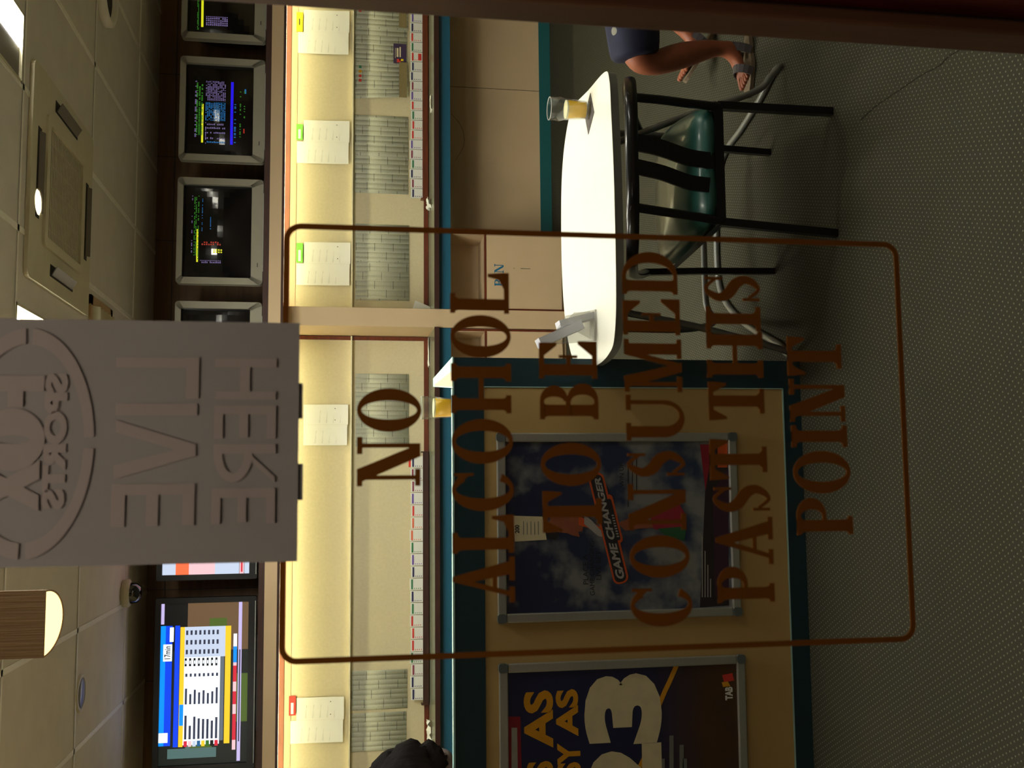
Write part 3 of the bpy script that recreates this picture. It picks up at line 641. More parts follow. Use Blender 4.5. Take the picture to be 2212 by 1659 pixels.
for side, cols, y0, y1 in (('right', RC, 10, 430), ('left', LC, 985, 1512)):
    for k, c_ in enumerate(cols):
        ya, yb = y0+(y1-y0)*k/20, y0+(y1-y0)*(k+1)/20
        xa, xb = PY(900, yb, 7.57).x+.003, PY(900, ya, 7.57).x-.002
        zt = 1.087+random.Random(k*7+len(side)).uniform(-.006, .006)
        b = MB(); b.box(xa, xb, 7.55, 7.568, .957, zt, 0); b.box(xa+.006, xb-.006, 7.5488, 7.55, zt-.022, zt-.009, 1)
        for q in range(4): b.box(xa+.008, xa+.015, 7.5488, 7.55, zt-.036-.014*q, zt-.031-.014*q, 1)
        b.box(xa, xa+.001, 7.549, 7.55, .99, zt, 2)
        mats = ['paper', c_, 'greyl']
        if side == 'right' and k == 5:
            b.box(xa+.01, xb-.01, 7.5485, 7.549, 1.005, 1.03, 1)
        if side == 'left' and k == 0:
            b.box(xa+.005, xb-.005, 7.556, 7.562, zt, zt+.016, 3); mats.append('red')
        cn = {'navy': 'dark blue'}.get(c_, c_)
        lab = f'betting slip pad with {cn} heading, {ords[k]} from the right in the {side} rack'
        if side == 'right' and k == 5: lab = 'betting slip pad with a big red box, right rack'
        if side == 'left' and k == 0: lab = 'betting slip pad with a red tab on top, left rack'
        tag(b.build('betting_slip_pad', mats), lab, 'betting slips', f'betting slip pads in the {side} rack')
# loose papers on the counter
def crumple(c, s, lab, seed, nm='crumpled_paper'):
    rnd = random.Random(seed); b = MB(); n = 5
    g = [[Vector((c[0]+(i/n-.5)*s[0]+rnd.uniform(-.1, .1)*s[0], c[1]+(j/n-.5)*s[1], c[2]+.004+rnd.uniform(0, 1)*s[2])) for j in range(n+1)] for i in range(n+1)]
    for i in range(n):
        for j in range(n): b.face([g[i][j], g[i+1][j], g[i+1][j+1], g[i][j+1]])
    b.v[0] = (b.v[0][0], b.v[0][1], c[2])
    o = b.build(nm, 'paper'); sm = o.modifiers.new('s', 'SOLIDIFY'); sm.thickness = .0015
    tag(o, lab, 'paper'); return o
p = PZ(929, 440, .955); crumple((p.x, p.y, .951), (.08, .1, .035), 'crumpled white paper on the counter near the top of the brown frame line', 1)
p = PZ(931, 225, .955); crumple((p.x, p.y, .951), (.12, .05, .008), 'narrow white slip lying on the counter at the right', 2, 'loose_slip')
p = PZ(930, 1575, .955); crumple((p.x, p.y, .951), (.12, .08, .03), 'torn white paper on the counter above the dark haired head', 3)
p = PZ(925, 760, .955); crumple((p.x, p.y, .951), (.2, .12, .006), 'flat white sheet on the counter left of the column', 4, 'loose_sheet')
t = thing('folded_leaflets', 'folded pale leaflets standing on the counter against the column', 'leaflets', (1.29, 7.5, .95))
for k in range(3):
    b = MB(); b.prism([(1.222+.01*k, .952), (1.29, .952), (1.335-.02*k, 1.06-.02*k), (1.26-.01*k, 1.085-.03*k)], 7.44+.03*k, 7.443+.03*k, 'y'); b.build('leaflet', 'paper', t)
# ------------------------------------------------------------------ ceiling fittings
names = ['bright recessed ceiling light panel at the top right corner of the room view', 'recessed ceiling light panel peeping out beside the grey poster', 'recessed ceiling light panel above the grey poster', 'unseen recessed ceiling light panel added over the white table', 'unseen recessed ceiling light panel added at the near right of the room', 'unseen recessed ceiling light panel added beyond the seated person', 'unseen recessed ceiling light panel added at the far left of the room']
for (x0, x1, y0, y1), lab in zip(TR, names):
    t = thing('ceiling_light', lab, 'ceiling light', ((x0+x1)/2, (y0+y1)/2, ZC), 'recessed ceiling light panels')
    b = MB()
    for q in ((x0, x0+.012, y0, y1), (x1-.012, x1, y0, y1), (x0, x1, y0, y0+.012), (x0, x1, y1-.012, y1)): b.box(*q, ZC-.006, ZC+.12)
    b.box(x0, x1, y0, y1, ZC+.115, ZC+.13); b.build('housing', 'plastic', t)
    d0, d1 = (x0+.15, x1-.03) if x0 > 1 else (x0+.03, x1-.06)
    MB().box(d0, d1, y0+.02, y1-.02, ZC+.004, ZC+.03).build('diffuser', 'diff', t)
    MB().box(x0+.012, d0, y0+.012, y1-.012, ZC+.006, ZC+.02).build('reflector', 'louvre', t)
# air-conditioning cassette
cx, cy, hw = 1.362, 5.07, .475
t = thing('air_conditioner', 'square ceiling air-conditioning cassette with central grille', 'air conditioner', (cx, cy, ZC))
b = MB(); z = ZC-.020
A = rr(cx-hw, cx+hw, cy-hw*1.13, cy+hw*1.13, .04, 5); B = rr(cx-.30, cx+.30, cy-.34, cy+.34, .03, 5)
b.ringprism(A, B, z, ZC-.002, 'z'); b.build('panel', 'plastic', t)
b = MB(); b.ringprism(rr(cx-.30, cx+.30, cy-.34, cy+.34, .03, 5), rr(cx-.255, cx+.255, cy-.29, cy+.29, .012, 5), z-.012, z+.01, 'z'); b.build('grille_frame', 'plastic', t)
b = MB(); b.box(cx-.26, cx+.26, cy-.295, cy+.295, ZC-.010, ZC-.006, 1)
for k in range(24):
    Y = cy-.28+.56*k/23; b.box(cx-.255, cx+.255, Y-.0068, Y+.0068, z-.001, z+.001, 0)
for k in range(5): b.box(cx-.2+.1*k, cx-.196+.1*k, cy-.29, cy+.29, z+.006, z+.01, 0)
b.build('grille', ['plastic', 'plasticd'], t)
for nm, q in (('a', (cx-.2, cx+.2, cy-.455, cy-.405)), ('b', (cx-.2, cx+.2, cy+.405, cy+.455)), ('c', (cx-.41, cx-.355, cy-.2, cy+.2)), ('d', (cx+.355, cx+.41, cy-.2, cy+.2))):
    t2 = MB().box(q[0], q[1], q[2], q[3], z-.002, z+.004).build('air_slot', 'plasticd', t)
    b = MB()
    if nm in 'ab': b.obox((q[0]+.02, (q[2]+q[3])/2, z-.012), (q[1]-.02, (q[2]+q[3])/2, z-.012), (0, .5, 1), .035, .004)
    else: b.obox(((q[0]+q[1])/2, q[2]+.02, z-.014), ((q[0]+q[1])/2, q[3]-.02, z-.014), (.6, 0, 1), .045, .004)
    b.build('louvre', 'louvre', t2)
# vent, speaker, detector, camera dome
a = PZ(192, 632, ZC); c = PZ(243, 720, ZC)
x0, x1, y0, y1 = .62, 1.02, 5.69, 6.22
t = thing('ceiling_vent', 'tan square ceiling vent beside the grey poster', 'vent', ((x0+x1)/2, (y0+y1)/2, ZC))
b = MB()
for q in ((x0, x0+.05, y0, y1), (x1-.05, x1, y0, y1), (x0, x1, y0, y0+.05), (x0, x1, y1-.05, y1)): b.box(*q, ZC-.012, ZC-.001)
b.build('frame', 'vent', t)
b = MB()
for k in range(5): b.obox((x0+.05, y0+.09+.085*k, ZC-.02), (x1-.05, y0+.09+.085*k, ZC-.02), (0, .6, 1), .06, .004)
b.build('vent_blades', 'plastic', t)
t = thing('ceiling_speaker', 'flush round grey ceiling speaker near the large flat television', 'speaker', (-1.06, 5.76, ZC))
MB().lathe([(0, -.008), (.075, -.008), (.078, -.003)], (-1.06, 5.76, ZC)).build('grille', 'lens', t)
MB().lathe([(.076, -.002), (.078, -.01), (.095, -.008), (.1, -.001)], (-1.06, 5.76, ZC)).build('rim', 'plastic', t)
t = thing('dome_camera', 'small white ceiling dome camera above the flat televisions', 'security camera', (-.655, 6.78, ZC))
MB().lathe([(0, -.002), (.085, -.002), (.085, -.04), (.07, -.05), (0, -.05)], (-.655, 6.78, ZC)).build('base', 'plastic', t)
MB().lathe([(.066, -.05), (.06, -.085), (.035, -.108), (0, -.115)], (-.655, 6.78, ZC)).build('dome', 'glassgrey', t)
p = PZ(222, 5, ZC)
t = thing('round_ceiling_fitting', 'round white ceiling fitting cut off by the top edge of the photo', 'ceiling fitting', (p.x+.06, p.y, ZC))
MB().lathe([(.1, -.001), (.19, -.001), (.19, -.04), (.165, -.05), (.15, -.045), (.15, -.001)], (p.x+.06, p.y, ZC), 40).build('ring', 'tbar', t)
MB().lathe([(0, -.02), (.15, -.018)], (p.x+.06, p.y, ZC), 40).build('recess', 'plasticd', t)
# pendant lamp with half-round woven shade
a = PZ(97, 1276, 2.45); c = PZ(97, 1420, 2.45); cxp, cyp = (a.x+c.x)/2, (a.y+c.y)/2; rp = abs(a.x-c.x)/2
t = thing('pendant_lamp', 'woven pendant lamp with glowing half-round base near the lower left corner', 'lamp', (cxp, cyp, 2.45))
b = MB(); n = 24; arc = [(cxp+rp*math.cos(math.pi*k/n), cyp+rp*math.sin(math.pi*k/n)*2.2) for k in range(n+1)]
ins = [(cxp+(x-cxp)*.95, cyp+.004+(y-cyp)*.93) for x, y in arc]
b.ringprism(arc, ins, 2.45, ZC-.10, 'z'); b.build('lamp_shade', 'shade', t)
MB().prism(ins, 2.452, 2.458, 'z').build('diffuser', 'glow', t)
MB().tube([(cxp, cyp+.05, ZC-.1), (cxp, cyp+.05, ZC)], .006).build('cord', 'tvblack', t)
MB().lathe([(0, -.02), (.04, -.018), (.045, -.001)], (cxp, cyp+.05, ZC)).build('canopy', 'plastic', t)
# ------------------------------------------------------------------ partition with posters
t = thing('partition_counter', 'low cream partition with teal borders carrying two framed posters', 'partition', (-.9, 3.41, 0))
PX0, PX1, ZP = -2.6, .42, 1.231
MB().box(PX0, .322, 3.401, 3.425, .066, 1.125).build('panel', 'cream_part', t)
b = MB(); b.box(PX0, .322, 3.398, 3.428, 1.125, ZP-.006); b.build('top_band', 'teal_dark', t)
b = MB(); b.box(.322, PX1, 3.398, 3.428, 0, ZP-.006); b.build('end_post', 'teal_dark', t)
b = MB(); b.box(PX0, .322, 3.398, 3.428, 0, .066); b.build('skirting', 'teal_dark', t)
b = MB(); b.box(PX0, .316, 3.396, 3.43, ZP-.006, ZP); b.box(PX0, .322, 3.397, 3.399, .064, .069); b.box(.3205, .3235, 3.397, 3.399, .066, 1.125); b.build('edging', 'teal_edge', t)
b = MB(); b.prism([(.322, 3.428), (.42, 3.428), (.42, 4.115), (.392, 4.115)], 0, ZP-.006, 'z'); b.build('return_wall', 'teal_dark', t)
b = MB(); b.prism([(.317, 3.396), (.422, 3.396), (.422, 4.117), (.389, 4.117)], ZP-.006, ZP-.001, 'z', 0)
b.prism([(.322, 3.398), (.374, 3.398), (.3905, 4.03), (.3845, 4.05)], ZP-.001, ZP, 'z', 1)
b.build('cap', ['teal_edge', 'cream'], t)
MB().box(PX0, .33, 3.428, 3.86, 1.145, 1.168).build('shelf', 'cream', t)
b = MB()
for X in (-2.4, -1.5, -.6, .28): b.box(X-.015, X+.015, 3.80, 3.83, 0, 1.145)
b.build('shelf_support', 'teal_dark', t)
def poster(x0, x1, z0, z1, label):
    t = thing('poster_frame', label, 'poster', ((x0+x1)/2, 3.39, z0)); f = .03; y = 3.397
    b = MB()
    for q in ((x0, x1, z0, z0+f), (x0, x1, z1-f, z1), (x0, x0+f, z0+f, z1-f), (x1-f, x1, z0+f, z1-f)):
        b.box(q[0], q[1], y-.013, y, q[2], q[3])
    b.build('frame', 'alu', t, bevel=.004)
    for X in (x0-.001, x1-f+.001):
        for Z in (z0-.001, z1-f+.001):
            MB().prism(rr(X, X+f, Z, Z+f, .009), y-.0155, y, 'y').build('corner', 'alucorner', t)
    return t, x0+f, x1-f, z0+f, z1-f, y-.003
# first poster: cloudy sky with a player
t, x0, x1, z0, z1, y = poster(-.455, .167, .247, 1.085, 'framed poster of a cloudy blue sky with a tennis player, right of the 23 poster')
s = MB().box(x0, x1, y, y+.002, z0, z1).build('poster_sheet', 'sky', t)
W, H = x1-x0, z1-z0
def Q(px, py_): p = PY(px, py_, 3.393); return p.x, p.z
b = MB()
def poly(bb, pts, yy, m): bb.face([(*(lambda q: (q[0], yy, q[1]))(Q(*p_)),) for p_ in pts][::-1], m)
def solid(bb, pts, yy, m): bb.prism([Q(*p_) for p_ in pts], yy, yy+.0004, 'y', m)
solid(b, [(1512, 1312), (1575, 1308), (1572, 965), (1528, 960)], y-.0006, 0)
solid(b, [(1545, 1290), (1574, 1290), (1574, 1010), (1540, 1060)], y-.001, 1)
solid(b, [(1512, 960), (1532, 960), (1532, 1010), (1524, 1060)], y-.001, 2)
solid(b, [(1550, 958), (1571, 958), (1571, 1010), (1550, 1010)], y-.0014, 3)
for k in range(4): solid(b, [(1516+6*k, 1290), (1518+6*k, 1290), (1518+6*k, 1160+30*k), (1516+6*k, 1160+30*k)], y-.0014, 4)
b.build('footer_print', ['smoke', 'plum', 'redp', 'posterorange', 'silver'], s)
# the player
b = MB()
solid(b, [(1186, 1132), (1190, 1114), (1205, 1110), (1218, 1118), (1250, 1114), (1262, 1126), (1258, 1148), (1230, 1152), (1205, 1150), (1192, 1148)], y-.001, 0)
solid(b, [(1205, 1142), (1235, 1156), (1252, 1160), (1250, 1150), (1220, 1140)], y-.0012, 0)
solid(b, [(1180, 1152), (1195, 1144), (1208, 1150), (1200, 1166), (1186, 1164)], y-.0014, 5)
solid(b, [(1250, 1114), (1300, 1140), (1310, 1156), (1298, 1160), (1270, 1140), (1250, 1134)], y-.0012, 4)
solid(b, [(1262, 1112), (1278, 1124), (1300, 1148), (1306, 1160), (1292, 1158), (1262, 1132)], y-.0014, 1)
solid(b, [(1335, 1130), (1362, 1118), (1385, 1120), (1410, 1126), (1412, 1140), (1380, 1142), (1350, 1146)], y-.001, 0)
solid(b, [(1405, 1118), (1440, 1100), (1466, 1086), (1480, 1110), (1482, 1140), (1440, 1150), (1412, 1142)], y-.0012, 2)
solid(b, [(1420, 1142), (1470, 1138), (1482, 1142), (1478, 1168), (1440, 1160)], y-.0014, 3)
b.build('player_picture', ['skin', 'silver', 'redp', 'greenp', 'posterorange', 'ink'], s)
# tilted title
b = MB()
def tilt(pxt, pxb, yl, yr, k):   # title follows a slope
    return
c0 = Q(1352, 1250); c1 = Q(1297, 1025)
a = Vector((c1[0]-c0[0], c1[1]-c0[1])); Ln = a.length; u = a.normalized(); nrm = Vector((-u.y, u.x))
def T(s_, h_): return (c0[0]+u.x*s_+nrm.x*h_, c0[1]+u.y*s_+nrm.y*h_)
def capsule(bb, s0, s1, h0, h1, yy, m):
    pts = rr(s0, s1, h0, h1, (h1-h0)*.4, 5); bb.prism([T(*p_) for p_ in pts], yy, yy+.0004, 'y', m)
capsule(b, -.012, Ln+.008, -.010, .044, y-.0016, 0); capsule(b, .12, Ln*.80, -.022, .01, y-.0014, 0)
capsule(b, -.006, Ln+.002, -.003, .038, y-.0021, 1); capsule(b, .13, Ln*.76, -.015, .002, y-.0020, 1)
vs, fs = text_geo('GAME CHANGER', .035, .25); i = len(b.v)
for uu, vv in vs:
    q = T(.004+uu*(Ln-.012), .003+vv*.029*(1-.25*uu)); b.v.append((q[0], y-.0025, q[1]))
for f_ in fs: b.f.append(tuple(i+k for k in f_)); b.m.append(2); b.sm.append(False)
for k in range(9):
    q0, q1 = T(.14+.009*k, -.011), T(.146+.009*k, -.004); b.face([(q0[0], y-.0026, q0[1]), (q1[0], y-.0026, q0[1]), (q1[0], y-.0026, q1[1]), (q0[0], y-.0026, q1[1])], 2)
b.build('title_lettering', ['posterorange', 'ink', 'silver'], s)
b = MB()
for tx, xa, xb, ya, yb in (('PLACE A', 1259, 1271, 1262, 1198), ('GAME CHANGING', 1273, 1285, 1286, 1168), ('LIVE BET', 1287, 1299, 1252, 1190), ('WIN UP', 1338, 1348, 1052, 1000)):
    p0, p1 = Q(xb, ya), Q(xa, yb); put_text(b, tx, p0[0], p1[0], p0[1], p1[1], y-.0008, 0, .0)
for k in range(3): solid(b, [(1356+9*k, 1095-14*k), (1358+9*k, 1095-14*k), (1358+9*k, 1000-6*k), (1356+9*k, 1000-6*k)], y-.0008, 0)
b.build('caption_lettering', ['ink'], s)
b = MB(); solid(b, [(1112, 1170), (1181, 1166), (1172, 1116), (1108, 1114)], y-.0012, 0)
p0, p1 = Q(1122, 1152), Q(1112, 1134); put_text(b, '200', p0[0], p1[0], p0[1], p1[1], y-.0016, 1, .03)
for k in range(5): solid(b, [(1130+8*k, 1155), (1131.5+8*k, 1155), (1131.5+8*k, 1126+(k % 2)*5), (1130+8*k, 1126)], y-.0016, 2)
b.build('notice_card', ['pcream', 'ink', 'grey'], s)
# second poster: easy as 123
t, x0, x1, z0, z1, y = poster(-1.215, -.585, .24, 1.083, 'framed navy poster reading 23 in huge cream numerals with yellow words')
s = MB().box(x0, x1, y, y+.002, z0, z1).build('poster_sheet', 'navyp', t)
b = MB(); yc = catmull([(1458, 1405+28, 0), (1442, 1470, 0), (1428, 1500, 0), (1405, 1560, 0), (1398, 1600, 0), (1380, 1650, 0), (1340, 1700, 0)], 5)
for k in range(len(yc)-1):
    p_, q_ = yc[k], yc[k+1]; solid(b, [(p_.x, p_.y), (p_.x+9, p_.y+4), (q_.x+9, q_.y+4), (q_.x, q_.y)], y-.0008, 0)
b.build('gold_swoosh', ['gold'], s)
b = MB(); solid(b, [(1098, 1700), (1128, 1700), (1124, 1548), (1098, 1548)], y-.0008, 0); solid(b, [(1105, 1690), (1119, 1690), (1117, 1572), (1105, 1572)], y-.0012, 1); b.build('red_label', ['redp', 'greyl'], s)
b = MB()
def word(tx, xa, xb, ya, yb, bold, m=0, yy=y-.0012):
    p0, p1 = Q(xb, ya), Q(xa, yb); put_text(b, tx, p0[0], p1[0], p0[1], p1[1], yy, m, bold)
word("AS", 1131, 1196, 1615, 1493, .04); word("IT'S", 1136, 1196, 1752, 1646, .04)
word("AS", 1200, 1250, 1590, 1490, .04); word("EASY", 1203, 1256, 1745, 1606, .04)
b.build('yellow_lettering', ['gold'], s)
b = MB(); word('3', 1261, 1431, 1604, 1459, .06); word('2', 1266, 1432, 1762, 1612, .06); word('1', 1264, 1431, 1834, 1772, .06); b.build('numerals', ['pcream'], s)
b = MB()
for k, (a_, c_) in enumerate(((1446, 1575), (1427, 1625), (1468, 1595), (1475, 1625))): solid(b, [(a_, 1690), (a_+9, 1690), (a_+9, c_+14), (a_, c_+14)], y-.0008, 0)
b.build('small_print', ['grey'], s)
b = MB(); p0, p1 = Q(1583, 1512), Q(1566, 1484); put_text(b, 'TAB', p0[0], p1[0], p0[1], p1[1], y-.0012, 0, .05, slope=0)
solid(b, [(1560, 1458), (1582, 1454), (1586, 1470), (1564, 1474)], y-.0012, 1); solid(b, [(1559, 1474), (1572, 1472), (1578, 1482), (1562, 1484)], y-.0014, 2)
b.build('logo', ['paper', 'red', 'gold'], s)
# ------------------------------------------------------------------ table, glasses, brochure holder
ctl = [(.46, 3.135), (.60, 3.105), (.95, 3.105), (1.20, 3.125), (1.305, 3.14), (1.350, 3.195), (1.375, 3.42), (1.402, 3.64), (1.375, 3.745), (1.27, 3.84), (1.12, 3.885), (.85, 3.895), (.62, 3.845), (.47, 3.74), (.40, 3.60), (.395, 3.35), (.415, 3.2)]
ol = [(p.x, p.y) for p in catmull([(x_, y_, 0) for x_, y_ in ctl], 5, True)]
t = thing('table', 'white boat-shaped table on grey bent-tube legs', 'table', (.93, 3.5, 0))
MB().prism(ol, .742, .7435, 'z').build('laminate', 'white', t)
inset = [(.93+(x_-.93)*.995, 3.5+(y_-3.5)*.995) for x_, y_ in ol]
MB().prism(inset, .716, .742, 'z').build('tabletop', 'greyedge', t)
r_ = .0125
def bend(pts, n=8): return catmull(pts, n)
fr = catmull([(1.17, 3.45, .705), (1.30, 3.445, .40), (1.41, 3.44, .12), (1.47, 3.435, .055), (1.508, 3.442, .020), (1.517, 3.475, .013), (1.502, 3.53, .013), (1.462, 3.63, .013), (1.41, 3.82, .013), (1.37, 4.00, .013), (1.25, 4.10, .013), (.92, 4.13, .013), (.76, 4.06, .013), (.62, 3.84, .013), (.50, 3.54, .013), (.455, 3.47, .013), (.448, 3.43, .018), (.468, 3.42, .07), (.545, 3.43, .38), (.60, 3.43, .705)], 6)
MB().tube(fr, r_, 12).build('leg_frame', 'steel', t)
fr2 = catmull([(.545, 3.50, .705), (.56, 3.62, .36), (.62, 3.80, .16), (.70, 3.85, .17), (.92, 3.86, .17), (1.18, 3.86, .17), (1.26, 3.80, .17), (1.28, 3.6, .36), (1.25, 3.5, .705)], 6)
MB().tube(fr2, r_, 12).build('brace_frame', 'steel', t)
b = MB(); b.box(.50, .66, 3.38, 3.54, .703, .717); b.box(1.12, 1.30, 3.38, 3.54, .703, .717); b.build('mounting_plate', 'tvblack', t)
def glass(c, r, h, fill, lab, grp='beer glasses'):
    t = thing('beer_glass', lab, 'glass', c, grp)
    rb, rt_ = r*.78, r
    prof = [(0, 0), (rb, 0), (rb*1.02, .01), (rb+(rt_-rb)*.62, h*.62), (rt_*1.05, h*.75), (rt_*.98, h*.86), (rt_, h)]
    b = MB(); b.lathe(prof, c, 36); b.lathe([(rt_-.0025, h), (rt_*.98-.003, h*.86), (rt_*1.04-.003, h*.75), (rb+(rt_-rb)*.62-.003, h*.62), (rb-.002, .012), (0, .012)], c, 36)
    b.build('glass', 'beerglass', t)
    MB().tube([(c[0]+(rt_-.001)*math.cos(a), c[1]+(rt_-.001)*math.sin(a), c[2]+h) for a in [2*math.pi*k/32 for k in range(32)]], .0014, 6, closed=True).build('rim', 'greyl', t)
    fr_ = lambda z: rb+(rt_-rb)*.62*z/(h*.62)-.0045
    MB().lathe([(0, .014), (fr_(.014), .014), (fr_(fill), fill), (0, fill)], c, 32).build('beer', 'beer', t)
    MB().lathe([(fr_(fill), fill), (fr_(fill)+.001, fill+.006), (fr_(fill)*.9, fill+.006), (0, fill+.0015)], c, 32).build('foam', 'foam', t)
    return t
p = PZ(1277, 232, .745); gx, gy = p.x, p.y+.03
b = MB(); ca, sa = math.cos(.5), math.sin(.5)
b.prism([(gx-.012+.05*(i*ca-j*sa), gy+.0+.05*(i*sa+j*ca)) for i, j in ((-1, -1), (1, -1), (1, 1), (-1, 1))], .7436, .7452, 'z')
tag(b.build('beer_mat', 'coast'), 'square grey beer mat under the glass on the white table', 'coaster')
glass((gx, gy, .7453), .040, .142, .078, 'half-full beer glass on a beer mat on the white table')
p = PY(975, 881, 3.62); glass((p.x, 3.62, 1.168), .041, .148, .10, 'beer glass behind the partition, beside the letter H')
# brochure holder
p = PZ(1288, 705, .745)
t = thing('brochure_holder', 'clear acrylic slip holder full of paper on the left end of the table', 'brochure holder', (p.x, 3.36, .7436))
a0, a1 = PZ(1289, 668, .744), PZ(1289, 740, .744)
yb0 = a0.y
b = MB()
def P3(px, py_, Y): q = PY(px, py_, Y); return (q.x, q.y, q.z)
def sheet(pts, th=.0025):
    i = len(b.v); n = len(pts); b.v += [tuple(q) for q in pts]+[(q[0], q[1]+th, q[2]) for q in pts]
    b.f.append(tuple(range(i, i+n))); b.f.append(tuple(i+n+k for k in reversed(range(n)))); b.m += [0, 0]; b.sm += [False]*2
    for k in range(n): b.f.append((i+k, i+(k+1) % n, i+n+(k+1) % n, i+n+k)); b.m.append(0); b.sm.append(False)
sheet([P3(1288, 668, yb0), P3(1222, 682, yb0+.02), P3(1180, 745, yb0+.06), P3(1250, 740, yb0+.03), P3(1288, 736, yb0)])
sheet([P3(1288, 668, yb0), P3(1288, 736, yb0), P3(1278, 736, yb0+.1), P3(1278, 668, yb0+.1)])
sheet([P3(1283, 672, yb0+.09), P3(1240, 675, yb0+.10), P3(1215, 700, yb0+.11), P3(1283, 736, yb0+.09)])
b.build('acrylic_body', 'acryl', t)
for k, (A_, B_, th) in enumerate((((1163, 742, .035), (1254, 703, .035), .030), ((1205, 702, .07), (1280, 683, .07), .022))):
    pa, pb = Vector(P3(A_[0], A_[1], yb0+A_[2])), Vector(P3(B_[0], B_[1], yb0+B_[2]))
    b = MB(); b.obox(pa, pb, (.35, 0, 1), .07, th); b.build('paper_stack', 'paper2', t)
# ------------------------------------------------------------------ chairs
def chair_proto():
    t = thing('chair', '', 'chair', (0, 0, 0), 'black metal armchairs with green seats')
    half = [(-.247, .235, .50), (-.268, .18, .54), (-.288, .08, .592), (-.298, -.06, .640), (-.292, -.17, .672), (-.262, -.27, .698), (-.205, -.345, .718), (-.12, -.385, .728), (0, -.395, .732)]
    pts = half+[(-x, y, z) for x, y, z in reversed(half[:-1])]
    MB().tube(catmull(pts, 4), .0205, 12, flat=.7).build('top_rail', 'black', t)
    for s in (-1, 1):
        MB().obox((s*.247, .235, .505), (s*.236, .245, .3), (0, 1, 0), .023, .023).obox((s*.236, .245, .3), (s*.228, .25, 0), (0, 1, 0), .023, .023).build('front_leg', 'black', t)
        MB().obox((s*.19, -.285, .415), (s*.205, -.247, 0), (0, 1, 0), .025, .025).build('rear_leg', 'black', t)
        MB().tube(catmull([(s*.188, -.283, .40), (s*.182, -.31, .50), (s*.178, -.34, .62), (s*.172, -.365, .735)], 4), .0145, 10).build('back_post', 'black', t)
        MB().obox((s*.19, -.28, .412), (s*.234, .24, .412), (0, 0, 1), .018, .024).build('side_rail', 'black', t)
    b = MB(); b.box(-.2, .2, -.297, -.272, .398, .428); b.build('rear_rail', 'black', t)
    b = MB(); b.box(-.235, .235, .22, .24, .40, .424); b.build('front_rail', 'black', t)
    for X0, X1, w_ in ((.024, .010, .054), (-.052, -.070, .048)):
        b = MB(); P = catmull([(X0, -.385, .725), ((X0+X1)/2+.004, -.345, .62), (X1-.003, -.31, .52), (X1-.004, -.287, .415)], 4)
        for k in range(len(P)-1): b.obox(P[k], P[k+1], (0, 1, 0), w_, .008)
        b.build('back_slat', 'black', t)
    # puffed vinyl seat
    o_ = catmull([(-.165, -.285, 0), (0, -.29, 0), (.165, -.285, 0), (.215, -.12, 0), (.235, .08, 0), (.205, .18, 0), (0, .21, 0), (-.205, .18, 0), (-.235, .08, 0), (-.215, -.12, 0)], 4, True)
    b = MB(); rings = [(1.0, .428), (1.02, .442), (.985, .462), (.85, .480), (.55, .490), (.2, .492)]; n = len(o_); cyc = -.04
    for k, z in rings: b.v += [(p.x*k, cyc+(p.y-cyc)*k, z) for p in o_]
    for q in range(len(rings)-1):
        for k in range(n): b.f.append((q*n+k, q*n+(k+1) % n, (q+1)*n+(k+1) % n, (q+1)*n+k)); b.m.append(0); b.sm.append(True)
    b.f.append(tuple((len(rings)-1)*n+k for k in range(n))); b.m.append(0); b.sm.append(True); b.f.append(tuple(reversed(range(n)))); b.m.append(0); b.sm.append(False)
    b.build('seat', 'vinyl', t)
    return t
ch = chair_proto()
c2 = copy_tree(ch)
ch.location = (1.008, 3.335, 0); ch['label'] = 'empty black armchair with green vinyl seat in front of the white table'
c2.location = (2.15, 3.76, 0); c2.rotation_euler = (0, 0, math.radians(88)); c2['label'] = 'black armchair under the seated person at the right edge'
# ------------------------------------------------------------------ people
def skin(name, J, E, root, mt, parent, sub=2):
    off = Vector((0, 0, 0)); p = parent
    while p: off += p.location; p = p.parent
    keys = list(J); idx = {k: i for i, k in enumerate(keys)}
    me = bpy.data.meshes.new(name); me.from_pydata([tuple(Vector(J[k][0])-off) for k in keys], [(idx[a], idx[b_]) for a, b_ in E], [])
    o = bpy.data.objects.new(name, me); col.objects.link(o); o.parent = parent
    m_ = o.modifiers.new('skin', 'SKIN'); m_.use_smooth_shade = True; m_.branch_smoothing = .6
    sv = me.skin_vertices[0].data
    for k in keys:
        r = J[k][1]; sv[idx[k]].radius = (r, r) if not isinstance(r, tuple) else r; sv[idx[k]].use_root = (k == root)
    s_ = o.modifiers.new('sub', 'SUBSURF'); s_.levels = sub; s_.render_levels = sub
    me.materials.append(M[mt]); return o
def chain(J, E, start, pts):
    prev = start
    for nm, p_, r in pts: J[nm] = (p_, r); E.append((prev, nm)); prev = nm
def toes(J, E, base, dirv, side, pre, ln=1):
    d = Vector(dirv).normalized(); s_ = Vector(side).normalized()
    for k in range(5):
        off = s_*(.036-.017*k); L = (.062, .058, .052, .046, .038)[k]*ln; r = (.0125, .0095, .009, .0088, .0082)[k]
        a = Vector(base)+off*.9; chain(J, E, pre+'ball', [(f'{pre}t{k}a', tuple(a+d*L*.35+Vector((0, 0, -.006))), r*1.1), (f'{pre}t{k}b', tuple(a+d*L*.75+Vector((0, 0, -.01))), r), (f'{pre}t{k}c', tuple(a+d*L+Vector((0, 0, -.014))), r*.85)])
